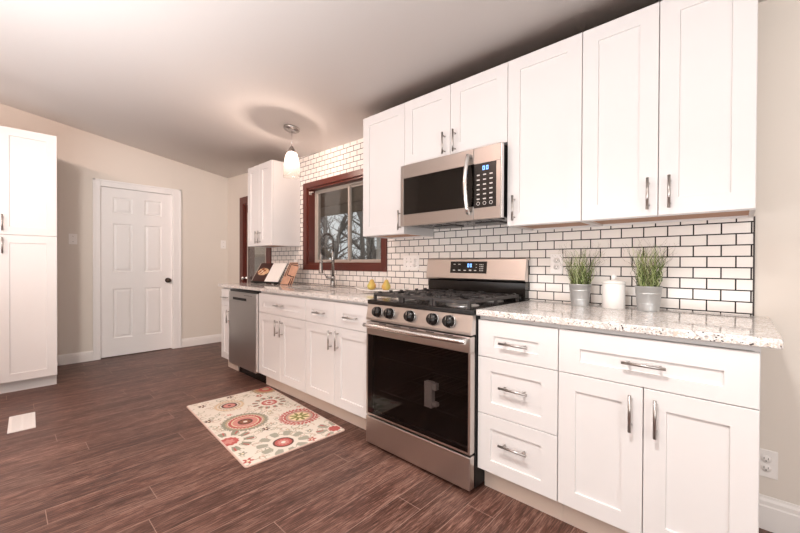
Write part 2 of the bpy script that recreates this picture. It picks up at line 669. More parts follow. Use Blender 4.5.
# wall with the cabinets: openings for window and glazed door
WX0, WX1, WZ0, WZ1 = -1.705, -0.555, 1.13, 1.945
DX0, DX1, DZ1 = -3.255, -2.585, 1.945
ZT = 2.45
wb = MB()
T = 0.15
for x0, x1, z0, z1 in ((XF - 0.15, DX0, 0, ZT), (DX0, DX1, DZ1, ZT), (DX1, WX0, 0, ZT), (WX0, WX1, 0, WZ0), (WX0, WX1, WZ1, ZT), (WX1, XR + 0.15, 0, ZT)):
    wb.box(x0, x1, 0, T, z0, z1)
struct(wb.build('wall_right', M['wall']), 'beige painted wall carrying the cabinets and window', 'wall')
# far wall with opening for door
FY0, FY1 = -1.4657, -0.7134
fw = MB()
fw.prism([(FY1, 0), (0.0, 0), (0.0, zceil(XF, 0) + 0.05), (FY1, zceil(XF, FY1) + 0.05)], 'x', XF - 0.15, XF)
fw.prism([(FY0, 2.04), (FY1, 2.04), (FY1, zceil(XF, FY1) + 0.05), (FY0, zceil(XF, FY0) + 0.05)], 'x', XF - 0.15, XF)
fw.prism([(YL, 0), (FY0, 0), (FY0, zceil(XF, FY0) + 0.05), (YL, zceil(XF, YL) + 0.05)], 'x', XF - 0.15, XF)
struct(fw.build('wall_far', M['wall']), 'beige end wall with the white panelled door', 'wall')
struct(MB().box(XF - 0.15, XR + 0.15, YL - 0.15, YL, 0, 3.3).build('wall_left', M['wall']), 'beige wall opposite the cabinets', 'wall')
struct(MB().prism([(YL, 0), (0, 0), (0, 2.33), (YL, 3.18)], 'x', XR, XR + 0.15).build('wall_near', M['wall']), 'beige wall behind the camera', 'wall')


def baseboard(name, h, x0, x1, y0, y1, along, lab):
    m = MB()
    d = 0.016
    prof = [(0, 0), (d, 0), (d, h * 0.70), (d * 0.75, h * 0.74), (d * 0.75, h * 0.86), (d * 0.4, h * 0.93), (d * 0.3, h), (0, h)]
    if along == 'y':
        for a, c in y0:
            m.prism([(XF + p, q) for p, q in prof] and [(XF + p, q) for p, q in prof], 'y', a, c)
    else:
        m.prism([(-p, q) for p, q in prof], 'x', x0, x1)
    return struct(m.build(name, M['trim']), lab, 'baseboard')


baseboard('baseboard_far', 0.115, 0, 0, [(-1.899, -1.531), (-0.610, 0.0)], 0, 'y', 'white baseboard along the end wall')
baseboard('baseboard_right', 0.142, 1.780, XR, 0, 0, 'x', 'white moulded baseboard past the end of the cabinets')

# tile sheet
tm = MB()
TL, TR, TD = -2.484, 1.764, -0.008


def tile_piece(x0, x1, z0, z1=None):
    n = 10 if z1 is None else 1
    if z1 is None:
        xs = [x0 + (x1 - x0) * i / n for i in range(n + 1)]
        pts = [(x0, z0), (x1, z0)] + [(x, zceil(x, -0.004) + 0.004) for x in reversed(xs)]
        tm.prism(pts, 'y', TD, 0)
    else:
        tm.box(x0, x1, TD, 0, z0, z1)


CX0, CX1, CZ0, CZ1 = -1.77, -0.49, 1.07, 2.003      # outside of the window casing
tile_piece(TL, CX0, 0.916)
tile_piece(CX0, CX1, 0.916, CZ0)
tile_piece(CX0, CX1, CZ1)
tile_piece(CX1, TR, 0.916)
struct(tm.build('wall_tiles', M['tile']), 'white subway tile backsplash with dark grout', 'backsplash')
struct(MB().box(TR, TR + 0.006, -0.010, 0, 0.916, 1.352).build('trim_1', M['slot']), 'thin dark edge strip ending the subway tiles', 'trim')

# ------------------------------------------------------------------ window_1
win = thing('window_1', 'sliding window with a reddish brown wood surround above the sink', 'window', (0, 0, 0))
win['kind'] = 'structure'
m = MB()
cy0, cy1 = -0.022, 0.0
for x0, x1, z0, z1 in ((CX0, WX0, CZ0, CZ1), (WX1, CX1, CZ0, CZ1), (WX0, WX1, CZ0, WZ0), (WX0, WX1, WZ1, CZ1)):
    m.box(x0, x1, cy0, cy1, z0, z1, 0.003)
m.build('casing', M['brownwood'], win)
m = MB()
jt = 0.018
m.box(WX0, WX0 + jt, -0.004, 0.075, WZ0, WZ1).box(WX1 - jt, WX1, -0.004, 0.075, WZ0, WZ1)
m.box(WX0 + jt, WX1 - jt, -0.004, 0.075, WZ0, WZ0 + jt).box(WX0 + jt, WX1 - jt, -0.004, 0.075, WZ1 - jt, WZ1)
m.build('jamb', M['brownwood'], win)
m = MB()
fx0, fx1, fz0, fz1 = WX0, WX1, WZ0, WZ1
for x0, x1, z0, z1 in ((fx0, fx0 + 0.034, fz0, fz1), (fx1 - 0.034, fx1, fz0, fz1), (fx0 + 0.034, fx1 - 0.034, fz0, fz0 + 0.034), (fx0 + 0.034, fx1 - 0.034, fz1 - 0.034, fz1)):
    m.box(x0, x1, 0.076, 0.14, z0, z1, 0.002)
m.build('window_frame', M['vinyl'], win)
xm = -1.135
for nm, x0, x1, yy in (('sash', fx0 + 0.027, xm + 0.018, 0.088), ('sash', xm - 0.014, fx1 - 0.027, 0.112)):
    s = 0.022
    z0, z1 = fz0 + 0.027, fz1 - 0.027
    m = MB()
    for a, c, d, e in ((x0, x0 + s, z0, z1), (x1 - s, x1, z0, z1), (x0 + s, x1 - s, z0, z0 + s), (x0 + s, x1 - s, z1 - s, z1)):
        m.box(a, c, yy, yy + 0.022, d, e, 0.002)
    so = m.build(nm, M['vinyl'], win)
    MB().box(x0 + s, x1 - s, yy + 0.009, yy + 0.012, z0 + s, z1 - s).build('pane', M['glass'], so)

# ------------------------------------------------------------------ door_1: six panel door
d1 = thing('door_1', 'white six-panel door in the end wall', 'door', (XF, 0, 0))
d1['kind'] = 'structure'


def rot_to_x(mb):
    """mesh made facing -y at depth d -> facing +x ; (u,d,v)->(x=-d, y=u, z=v)"""
    return mb.move(Matrix(((0, -1, 0, 0), (1, 0, 0, 0), (0, 0, 1, 0), (0, 0, 0, 1))))


m = MB()
W0, W1 = FY0 + 0.004, FY1 - 0.004
H0, H1 = 0.008, 2.036
DEP = 0.022   # slab face set back from wall face
cw = [0.118, 0.200, 0.122, 0.192]
u1 = W0 + cw[0]
u2 = u1 + cw[1]
u3 = u2 + cw[2]
u4 = u3 + cw[3]
zs = [2.04 - 0.11, 2.04 - 0.303, 2.04 - 0.428, 2.04 - 1.018, 2.04 - 1.216, 2.04 - 1.819]
for a, c in ((W0, u1), (u2, u3), (u4, W1)):
    m.box(a, c, DEP, DEP + 0.035, H0, H1)
for (p, q) in ((u1, u2), (u3, u4)):
    for a, c in ((zs[0], H1), (zs[2], zs[1]), (zs[4], zs[3]), (H0, zs[5])):
        m.box(p, q, DEP, DEP + 0.035, a, c)
    for t_, b_ in ((zs[0], zs[1]), (zs[2], zs[3]), (zs[4], zs[5])):
        def R(i, d):
            return (p + i, q - i, b_ + i, t_ - i, DEP + d)
        m.rings([R(0, 0.034), R(0, 0.0), R(0.003, 0.001), R(0.012, 0.010), R(0.022, 0.010), R(0.040, 0.003), R(0.041, 0.003)])
rot_to_x(m).build('door_panel', M['doorp'], d1)
m = MB()
cwid = 0.066
z_top = 2.115
for a, c, z0, z1 in ((FY0 - cwid, FY0 + 0.004, 0, z_top), (FY1 - 0.004, FY1 + cwid + 0.033, 0, z_top), (FY0 + 0.004, FY1 - 0.004, 2.036, z_top)):
    m.box(a, c, -0.018, 0, z0, z1, 0.004)
for a, c, z0, z1 in ((FY0 - cwid, FY0 - cwid + 0.02, 0, z_top), (FY1 + cwid + 0.013, FY1 + cwid + 0.033, 0, z_top), (FY0 - cwid, FY1 + cwid + 0.033, z_top - 0.02, z_top)):
    m.box(a, c, -0.024, -0.017, z0, z1, 0.003)
m.box(FY0 - 0.002, FY0 + 0.004, 0, 0.13, 0, 2.04).box(FY1 - 0.004, FY1 + 0.002, 0, 0.13, 0, 2.04).box(FY0, FY1, 0, 0.13, 2.036, 2.042)
rot_to_x(m).build('door_casing', M['doorp'], d1)
kb = MB()
kb.lathe([(0, -DEP + 0.002), (0.032, -DEP + 0.002), (0.032, -DEP + 0.008), (0.013, -DEP + 0.012), (0.012, 0.010), (0.020, 0.016), (0.028, 0.028), (0.028, 0.038), (0.018, 0.048), (0, 0.050)], (0, -0.765, 0.909), 28, axis='x')
kb.build('door_knob', M['bronze'], d1)
struct(MB().box(XF - 0.16, XF - 0.14, FY0 - 0.1, FY1 + 0.1, 0, 2.1).build('wall_closet', M['wall']), 'plain wall behind the panelled door', 'wall')

# ------------------------------------------------------------------ door_2 : glazed back door with brown surround
d2 = thing('door_2', 'glazed back door with reddish brown surround past the counter end', 'door')
d2['kind'] = 'structure'
m = MB()
for x0, x1, z0, z1 in ((-3.354, DX0, 0, 2.038), (DX1, -2.486, 0, 2.038), (DX0, DX1, DZ1, 2.038)):
    m.box(x0, x1, -0.02, 0, z0, z1, 0.003)
m.box(DX0, DX0 + 0.02, -0.003, 0.14, 0, DZ1).box(DX1 - 0.02, DX1, -0.003, 0.14, 0, DZ1).box(DX0 + 0.02, DX1 - 0.02, -0.003, 0.14, DZ1 - 0.02, DZ1)
m.build('door_casing', M['brownwood'], d2)
m = MB()
a0, a1, az = DX0 + 0.022, DX1 - 0.022, DZ1 - 0.022
for x0, x1, z0, z1 in ((a0, a0 + 0.055, 0.006, az), (a1 - 0.055, a1, 0.006, az), (a0 + 0.055, a1 - 0.055, az - 0.1, az), (a0 + 0.055, a1 - 0.055, 0.006, 0.24)):
    m.box(x0, x1, 0.012, 0.055, z0, z1, 0.003)
sl = m.build('door_panel', M['brownwood'], d2)
m = MB()
for x0, x1, z0, z1 in ((a0 + 0.055, a0 + 0.070, 0.24, az - 0.1), (a1 - 0.070, a1 - 0.055, 0.24, az - 0.1), (a0 + 0.070, a1 - 0.070, az - 0.115, az - 0.1), (a0 + 0.070, a1 - 0.070, 0.24, 0.255)):
    m.box(x0, x1, 0.008, 0.016, z0, z1, 0.002)
m.build('glazing_bead', M['vinyl'], sl)
MB().box(a0 + 0.056, a1 - 0.056, 0.018, 0.023, 0.242, az - 0.102).build('pane', M['glass'], sl)
m = MB()
m.lathe([(0, 0), (0.028, 0), (0.028, -0.008), (0.012, -0.012), (0.012, -0.040), (0.024, -0.045), (0.027, -0.056), (0.018, -0.066), (0, -0.068)], (a0 + 0.030, 0.012, 0.935), 20, axis='y')
m.build('door_knob', M['chrome'], d2)

# ------------------------------------------------------------------ cabinets
RAIL = 0.068


def shaker(u0, u1, v0, v1, y_front, t=0.019, rail=RAIL, rec=0.008, railv=None):
    lo, hi = (rail, rail) if railv is None else railv
    m = MB()

    def R(iu, d, il=None, ih=None):
        return (u0 + iu, u1 - iu, v0 + (iu if il is None else il), v1 - (iu if ih is None else ih), y_front + d)
    m.rings([R(0, t), R(0, 0.0015), R(0.0015, 0), R(rail, 0, lo, hi), R(rail + 0.0015, rec, lo + 0.0015, hi + 0.0015), R(rail + 0.004, rec, lo + 0.004, hi + 0.004)])
    return m


def bar_pull(u, v, y, length, vertical, parent, mat=None):
    m = MB()
    r = 0.0058
    h = length / 2
    st = 0.030
    if vertical:
        m.cyl((u, y - st, v - h), (u, y - st, v + h), r, 14)
        for s in (-1, 1):
            m.cyl((u, y + 0.001, v + s * h * 0.70), (u, y - st, v + s * h * 0.70), 0.0045, 10)
    else:
        m.cyl((u - h, y - st, v), (u + h, y - st, v), r, 14)
        for s in (-1, 1):
            m.cyl((u + s * h * 0.70, y + 0.001, v), (u + s * h * 0.70, y - st, v), 0.0045, 10)
    return m.build('handle', mat or M['nickel'], parent)


G = 0.0015


def wall_cabinet(label, x0, x1, z0, z1, doors, depth=0.325, group=None, hl=0.135, handle_dz=0.0):
    """doors: list of (u0,u1,handle_u) absolute x"""
    t = thing('wall_cabinet', label, 'wall cabinet', (x0, 0, z0), group=group)
    w_, h_ = x1 - x0, z1 - z0
    yb = TD - 0.0005
    m = MB()
    yf = -depth
    s = 0.016
    m.box(0, s, yf, yb, 0, h_).box(w_ - s, w_, yf, yb, 0, h_).box(s, w_ - s, yf, yb, h_ - s, h_).box(s, w_ - s, yb - 0.006, yb, 0.022, h_ - s)
    m.box(s, w_ - s, yf, yf + 0.018, 0, 0.03).box(s, w_ - s, yb - 0.018, yb, 0, 0.022)
    m.build('body', M['cab'], t)
    MB().box(s, w_ - s, yf + 0.018, yb - 0.018, 0.010, 0.022).build('bottom_panel', M['cab_in'], t)
    for (u0, u1, hu) in doors:
        d = shaker(u0 - x0 + G, u1 - x0 - G, 0.002, h_ - 0.002, yf - 0.0205).build('door', M['cab'], t)
        bar_pull(hu - x0, 0.027 + hl / 2 + handle_dz, yf - 0.0205, hl, True, d)
    return t


UZ0, UZ1 = 1.3473, 2.2579
wall_cabinet('tall narrow single-door wall cabinet between the brown window and microwave', -0.425, 0.008, UZ0, UZ1, [(-0.425, 0.008, -0.024)])
wall_cabinet('short two-door wall cabinet directly above the microwave', 0.008, 0.774, 1.812, UZ1, [(0.008, 0.391, 0.351), (0.391, 0.774, 0.430)], handle_dz=-0.012)
wall_cabinet('tall single-door wall cabinet touching the microwave, handle on the microwave edge', 0.774, 1.158, UZ0, UZ1, [(0.774, 1.158, 0.819)])
wall_cabinet('large two-door wall cabinet above the potted grass plants', 1.1585, 1.764, UZ0, UZ1, [(1.1585, 1.4635, 1.4295), (1.4635, 1.764, 1.5045)])
wall_cabinet('two-door wall cabinet between the glazed back door and the window', -2.3955, -1.8475, 1.3256, 2.2146, [(-2.3955, -2.1215, -2.155), (-2.1215, -1.8475, -2.088)])

BZ = 0.884
TOE = 0.118


def base_cabinet(label, x0, x1, fronts, end_lo=False, end_hi=False, name='base_cabinet'):
    """fronts: ('door',u0,u1,v0,v1,hu,hv) or ('drawer',...)"""
    t = thing(name, label, 'base cabinet', (x0, 0, 0))
    w_ = x1 - x0
    m = MB()
    s = 0.017
    yb = -0.003
    m.box(0, s, -0.609, yb, TOE, BZ).box(w_ - s, w_, -0.609, yb, TOE, BZ).box(s, w_ - s, -0.609, yb, TOE, TOE + s)
    m.box(s, w_ - s, -0.609, -0.590, BZ - 0.02, BZ).box(s, w_ - s, yb - 0.01, yb, TOE + s, BZ)
    m.box(0, s, -0.545, yb, 0.0, TOE).box(w_ - s, w_, -0.545, yb, 0.0, TOE)
    m.build('body', M['cab'], t)
    MB().box(0, w_, -0.557, -0.5455, 0.0, TOE - 0.0005).build('toe_kick', M['toe'], t)
    for k, u0, u1, v0, v1, hu, hv in fronts:
        top = k == 'drawer' and v1 == DR1
        d = shaker(u0 - x0 + G, u1 - x0 - G, v0 + G, v1 - G, -0.6305, rail=RAIL if k == 'door' else (0.084 if top else 0.070), railv=None if k == 'door' else ((0.054, 0.072) if top else (0.060, 0.064))).build(k, M['cab'], t)
        bar_pull(hu - x0, hv, -0.6305, 0.137, k == 'door', d)
    return t


DR0, DR1 = 0.682, 0.864
base_cabinet('three-drawer base cabinet beside the range', 0.765, 1.1546, [
    ('drawer', 0.765, 1.1546, DR0, DR1, 0.961, 0.765),
    ('drawer', 0.765, 1.1546, 0.402, DR0, 0.961, 0.555),
    ('drawer', 0.765, 1.1546, 0.120, 0.402, 0.961, 0.283)])
base_cabinet('wide base cabinet below the potted plants, one drawer over two doors', 1.1556, 1.772, [
    ('drawer', 1.1556, 1.7715, DR0, DR1, 1.465, 0.770),
    ('door', 1.1556, 1.4625, 0.120, DR0, 1.424, 0.584),
    ('door', 1.4625, 1.7715, 0.120, DR0, 1.502, 0.584)])
base_cabinet('base cabinet beside the dishwasher, one wide drawer over two doors', -1.545, -0.776, [
    ('drawer', -1.545, -0.776, DR0 + 0.006, DR1, -1.161, 0.775),
    ('door', -1.545, -1.1605, 0.120, DR0 + 0.006, -1.202, 0.583),
    ('door', -1.1605, -0.776, 0.120, DR0 + 0.006, -1.119, 0.583)])
base_cabinet('base cabinet between range and wide-drawer cabinet, two small drawers over two doors', -0.775, -0.022, [
    ('drawer', -0.775, -0.3985, DR0 + 0.006, DR1, -0.570, 0.771),
    ('drawer', -0.3985, -0.022, DR0 + 0.006, DR1, -0.206, 0.769),
    ('door', -0.775, -0.3985, 0.120, DR0 + 0.006, -0.438, 0.590),
    ('door', -0.3985, -0.022, 0.120, DR0 + 0.006, -0.359, 0.594)])
base_cabinet('narrow end base cabinet beyond the dishwasher, one drawer over one door', -2.405, -2.156, [
    ('drawer', -2.405, -2.156, DR0 + 0.006, DR1, -2.281, 0.775),
    ('door', -2.405, -2.156, 0.120, DR0 + 0.006, -2.20, 0.583)])

# pantry, facing +x
PX, PY0, PY1 = -2.90, -2.642, -1.900
pt = thing('pantry_cabinet', 'tall white four-door pantry cabinet against the end wall', 'pantry cabinet', (PX, 0, 0))
m = MB()
s = 0.018
dpt = PX - XF - 0.002
m.box(PY0, PY1, 0.0, dpt, 0.10, 2.297)
m.box(PY0, PY0 + s, 0.062, dpt, 0, 0.10).box(PY1 - s, PY1, 0.062, dpt, 0, 0.10)
rot_to_x(m).build('body', M['cab'], pt)
rot_to_x(MB().box(PY0 + s, PY1 - s, 0.058, 0.07, 0, 0.10)).build('toe_kick', M['cab'], pt)
pm = -2.271
for u0, u1, hu in ((pm, PY1, pm + 0.028), (PY0, pm, pm - 0.028)):
    for v0, v1, hv in ((1.374, 2.295, 1.475), (0.103, 1.374, 1.281)):
        d = rot_to_x(shaker(u0 + G, u1 - G, v0 + G, v1 - G, -0.0205)).build('door', M['cab'], pt)
        hm = MB()
        hm.cyl((hu, -0.0205 - 0.03, hv - 0.069), (hu, -0.0205 - 0.03, hv + 0.069), 0.0058, 14)
        for q in (-1, 1):
            hm.cyl((hu, -0.0195, hv + q * 0.048), (hu, -0.0505, hv + q * 0.048), 0.0045, 10)
        rot_to_x(hm).build('handle', M['nickel'], d)

# ------------------------------------------------------------------ countertops, sink
CT0, CT1 = 0.885, 0.915
YF = -0.655


def slab(m, x0, x1, y0, y1, bev=0.0):
    m.box(x0, x1, y0, y1, CT0, CT1, bev)


m = MB()
slab(m, 0.7665, 1.819, YF, TD - 0.001, 0.004)
tag(m.build('countertop', M['granite']), 'speckled granite countertop holding the two potted grass plants', 'countertop')
SX0, SX1, SY0, SY1 = -1.36, -0.80, -0.485, -0.185
m = MB()
slab(m, -2.425, SX0, YF, TD - 0.001)
slab(m, SX1, -0.008, YF, TD - 0.001)
slab(m, SX0, SX1, YF, SY0)
slab(m, SX0, SX1, SY1, TD - 0.001)
bmesh.ops.remove_doubles(m.bm, verts=m.bm.verts, dist=1e-5)
tag(m.build('countertop', M['granite']), 'long speckled granite countertop with the sink and dishwasher', 'countertop')

m = MB()
e = 0.003
x0, x1, y0, y1 = SX0 - 0.0, SX1 + 0.0, SY0 - 0.0, SY1 + 0.0
zt, zb = CT0 - 0.0005, 0.70
tt = 0.003
m.box(x0 - tt, x0, y0 - tt, y1 + tt, zb, zt).box(x1, x1 + tt, y0 - tt, y1 + tt, zb, zt)
m.box(x0, x1, y0 - tt, y0, zb, zt).box(x0, x1, y1, y1 + tt, zb, zt).box(x0, x1, y0, y1, zb - tt, zb)
snk = thing('sink', 'undermount stainless steel sink below the window', 'sink', (0, 0, 0))
m.build('basin', M['steel_dw'], snk)
MB().lathe([(0, 0.001), (0.02, 0.001), (0.03, 0.004), (0.045, 0.004), (0.045, 0.0)], ((x0 + x1) / 2, (y0 + y1) / 2, zb), 24).build('drain', M['chrome'], snk)

# ------------------------------------------------------------------ faucet
FX, FY = -1.095, -0.125
fc = thing('faucet', 'tall brushed spring pull-down kitchen faucet behind the sink', 'faucet', (FX, FY, CT1))
MB().lathe([(0, 0), (0.030, 0), (0.030, 0.006), (0.022, 0.012), (0.020, 0.075), (0.023, 0.08), (0.023, 0.10), (0.016, 0.108), (0, 0.108)], n=24).build('base', M['faucet'], fc)
MB().lathe([(0, 0.10), (0.0145, 0.10), (0.0145, 0.33), (0.012, 0.338), (0, 0.338)], n=20).build('post', M['faucet'], fc)
arch = [(0, 0, 0.335)]
RA = 0.066
for i in range(0, 25):
    a = math.pi * i / 24
    arch.append((0, -RA + RA * math.cos(a), 0.43 + RA * 1.05 * math.sin(a)))
arch += [(0, -2 * RA, 0.40), (0, -2 * RA - 0.002, 0.30)]
MB().tube(arch, 0.006, 10).build('hose', M['rubber'], fc)
# spring coil round the first part of the hose
dense = []
A = [Vector(p) for p in arch]
for i in range(len(A) - 1):
    n = max(2, int((A[i + 1] - A[i]).length / 0.0012))
    for k in range(n):
        dense.append(A[i].lerp(A[i + 1], k / n))
coil = []
turn = 0.0085
dist = 0
for i in range(len(dense)):
    if i:
        dist += (dense[i] - dense[i - 1]).length
    t = (dense[min(i + 1, len(dense) - 1)] - dense[max(0, i - 1)]).normalized()
    u = Vector((1, 0, 0))
    v = t.cross(u)
    a = 2 * math.pi * dist / turn
    coil.append(dense[i] + 0.0105 * (math.cos(a) * u + math.sin(a) * v))
MB().tube(coil, 0.0022, 5).build('spring', M['faucet'], fc)
MB().lathe([(0, 0.315), (0.009, 0.315), (0.012, 0.30), (0.012, 0.22), (0.017, 0.205), (0.018, 0.150), (0.021, 0.142), (0.021, 0.132), (0, 0.132)], (0, -2 * RA - 0.002, 0), 22).build('spray_head', M['faucet'], fc)
MB().tube([(0, 0, 0.235), (0, -0.04, 0.235), (0, -2 * RA + 0.012, 0.235)], 0.006, 10).lathe([(0.0135, 0.228), (0.018, 0.228), (0.018, 0.244), (0.0135, 0.244), (0.0135, 0.228)], (0, -2 * RA - 0.002, 0), 20).build('holder_arm', M['faucet'], fc)
m = MB().tube([(0, 0, 0.09), (-0.028, -0.028, 0.09), (-0.045, -0.045, 0.094)], 0.0105, 12)
m.tube([(-0.040, -0.040, 0.092), (-0.055, -0.060, 0.125)], 0.005, 10)
m.build('lever', M['faucet'], fc)

# ------------------------------------------------------------------ dishwasher
dw = thing('dishwasher', 'stainless steel dishwasher under the long granite countertop', 'dishwasher', (-2.150, 0, 0))
dwW = 0.598
MB().box(0.004, dwW - 0.004, -0.60, -0.05, 0.11, 0.868).build('body', M['blackmatte'], dw)
ddr = MB().box(0, dwW, -0.655, -0.602, 0.115, 0.755, 0.004).build('door', M['steel_dw'], dw)
m = MB()
m.box(0, dwW, -0.655, -0.602, 0.757, 0.851, 0.003)
cp = m.build('control_panel', M['steel_dw'], dw)
m = MB().box(0.10, 0.40, -0.6565, -0.654, 0.772, 0.797, 0.001)
m.build('pocket_handle', M['blackmatte'], cp)
for k in range(6):
    MB().box(0.36 + k * 0.028, 0.374 + k * 0.028, -0.6562, -0.6545, 0.824, 0.829).build('button', M['slot'], cp)
MB().box(0.0, dwW, -0.640, -0.602, 0.853, 0.870).build('top_gasket', M['black'], dw)
m = MB().box(0.02, dwW - 0.01, -0.555, -0.54, 0.0, 0.108)
m.build('toe_kick', M['black'], dw)
m = MB()
m.box(dwW - 0.002, dwW + 0.001, -0.65, -0.602, 0.12, 0.85)
m.build('side_trim', M['chrome'], ddr)

# ------------------------------------------------------------------ gas range
RG = thing('gas_range', 'freestanding stainless steel gas range with black oven glass', 'range', (0, 0, 0))
RW = 0.762
s = 0.03
m = MB()
yb = -0.012
m.box(0, s, -0.645, yb, 0.02, 0.878).box(RW - s, RW, -0.645, yb, 0.02, 0.878).box(s, RW - s, yb - 0.03, yb, 0.02, 0.878)
m.box(s, RW - s, -0.645, yb - 0.03, 0.775, 0.878).box(s, RW - s, -0.645, yb - 0.03, 0.02, 0.215)
for fx in (0.05, RW - 0.05):
    for fy in (-0.58, -0.08):
        m.cyl((fx, fy, 0), (fx, fy, 0.02), 0.018, 12)
m.build('body', M['ovenin'], RG)
# racks
for zr in (0.33, 0.545):
    m = MB()
    for k in range(13):
        x = 0.06 + k * (RW - 0.12) / 12
        m.cyl((x, -0.60, zr), (x, -0.06, zr), 0.0022, 6)
    for y in (-0.60, -0.33, -0.06):
        m.cyl((0.034, y, zr - 0.004), (RW - 0.034, y, zr - 0.004), 0.003, 6)
    m.build('oven_rack', M['iron'], RG)
# oven door
dz0, dz1 = 0.198, 0.779
yd = -0.690
m = MB()
m.box(0.003, RW - 0.003, yd, -0.648, 0.700, dz1, 0.004)
m.box(0.003, 0.016, yd + 0.001, -0.648, dz0, 0.6995, 0.001).box(RW - 0.016, RW - 0.003, yd + 0.001, -0.648, dz0, 0.6995, 0.001)
m.box(0.016, RW - 0.016, yd + 0.002, -0.648, dz0, dz0 + 0.010)
od = m.build('oven_door', M['steel'], RG)
MB().box(0.0165, RW - 0.0165, yd + 0.003, yd + 0.008, dz0 + 0.0105, 0.6985).build('oven_glass', M['oven_glass'], od)
m = MB()
hp = [(0.045, yd + 0.004, 0.765), (0.045, yd - 0.025, 0.765)]
pts = []
for i in range(21):
    x = 0.026 + (RW - 0.034) * i / 20
    bow = 1 - ((i - 10) / 10) ** 2
    pts.append((x, yd - 0.040 - 0.012 * bow, 0.762))
m.tube(pts, 0.0125, 14)
for x in (0.044, RW - 0.028):
    m.box(x - 0.012, x + 0.012, yd - 0.040, yd + 0.002, 0.750, 0.774, 0.003)
m.build('door_handle', M['chrome'], od)
for k in range(5):
    x = 0.12 + k * 0.12
    MB().box(x, x + 0.055, yd - 0.0015, yd + 0.001, 0.7725, 0.7765).build('vent_slot', M['blackmatte'], od)
m = MB()
m.box(0.002, RW - 0.002, -0.692, -0.648, 0.022, 0.188, 0.005)
MBd = m.build('storage_drawer', M['steel'], RG)
# control panel
m = MB()
m.prism([(-0.648, 0.788), (-0.690, 0.788), (-0.690, 0.800), (-0.672, 0.884), (-0.648, 0.884)], 'x', 0.0, RW)
m.build('control_panel', M['steel'], RG)
for kx in (0.105, 0.207, 0.366, 0.527, 0.632):
    q = MB()
    q.lathe([(0, 0), (0.034, 0), (0.034, 0.006), (0.031, 0.010), (0.0295, 0.030), (0.026, 0.036), (0, 0.037)], n=28)
    q.box(-0.005, 0.005, -0.023, 0.023, 0.03, 0.044, 0.002)
    ang = math.radians(90 - 12)
    q.move(Matrix.Translation((kx, -0.6805, 0.842)) @ Matrix.Rotation(ang, 4, 'X'))
    kn = q.build('knob', M['black'], RG)
    q = MB().lathe([(0.031, 0.0055), (0.0345, 0.0055), (0.0345, 0.0078), (0.031, 0.0078), (0.031, 0.0055)], n=28)
    q.box(-0.0012, 0.0012, 0.004, 0.022, 0.043, 0.0448)
    q.move(Matrix.Translation((kx, -0.6805, 0.842)) @ Matrix.Rotation(ang, 4, 'X'))
    q.build('knob_ring', M['chrome'], kn)
# cooktop
m = MB()
m.box(-0.001, RW + 0.001, -0.680, -0.066, 0.885, 0.912, 0.005)
m.build('cooktop', M['black'], RG)
burners = [(0.16, -0.52, 0.046), (0.60, -0.52, 0.056), (0.16, -0.20, 0.042), (0.60, -0.20, 0.046), (0.381, -0.36, 0.05)]
for bx_, by_, br_ in burners:
    bo = MB().lathe([(0, 0.0), (br_ * 1.65, 0.0), (br_ * 1.6, 0.004), (br_ * 1.05, 0.006), (br_, 0.016), (0, 0.016)], (bx_, by_, 0.9115), 28).build('burner', M['greyburner'], RG)
    MB().lathe([(0, 0.016), (br_ * 0.86, 0.016), (br_ * 0.86, 0.022), (br_ * 0.7, 0.025), (0, 0.026)], (bx_, by_, 0.9115), 28).build('burner_cap', M['blackmatte'], bo)
gz = 0.953
for gi, (gx0, gx1) in enumerate(((0.030, 0.262), (0.266, 0.496), (0.500, 0.732))):
    m = MB()
    gy0, gy1 = -0.655, -0.095
    b_ = 0.0075

    def bar(xa, xb, ya, yb_, za=gz - 0.017, zb_=gz):
        m.box(xa, xb, ya, yb_, za, zb_, 0.002, 1)
    bar(gx0, gx0 + 2 * b_, gy0, gy1)
    bar(gx1 - 2 * b_, gx1, gy0, gy1)
    for yy in (gy0, (gy0 + gy1) / 2 - b_, gy1 - 2 * b_):
        bar(gx0 + 2 * b_, gx1 - 2 * b_, yy, yy + 2 * b_)
    xc = (gx0 + gx1) / 2
    bar(xc - b_, xc + b_, gy0 + 2 * b_, gy0 + 0.10)
    bar(xc - b_, xc + b_, gy0 + 0.18, (gy0 + gy1) / 2 - b_)
    bar(xc - b_, xc + b_, (gy0 + gy1) / 2 + b_, gy1 - 0.18)
    bar(xc - b_, xc + b_, gy1 - 0.10, gy1 - 2 * b_)
    for yy in (gy0 + 0.14, gy1 - 0.14):
        bar(gx0 + 2 * b_, gx0 + 0.085, yy - b_, yy + b_)
        bar(gx1 - 0.085, gx1 - 2 * b_, yy - b_, yy + b_)
        bar(gx0 + 2 * b_, gx1 - 2 * b_, yy - 0.075, yy - 0.075 + 2 * b_, gz - 0.012)
    for xx in (gx0, gx1 - 2 * b_):
        for yy in (gy0, (gy0 + gy1) / 2 - b_, gy1 - 2 * b_):
            m.box(xx, xx + 2 * b_, yy, yy + 2 * b_, 0.9115, gz - 0.012)
        # raised finger tips along the outer rails
        for yy in (gy0 + 0.05, gy0 + 0.15, gy0 + 0.25, gy1 - 0.15, gy1 - 0.05):
            m.box(xx, xx + 2 * b_, yy - 0.011, yy + 0.011, gz - 0.002, gz + 0.010, 0.002, 1)
    m.build('grate', M['iron'], RG)
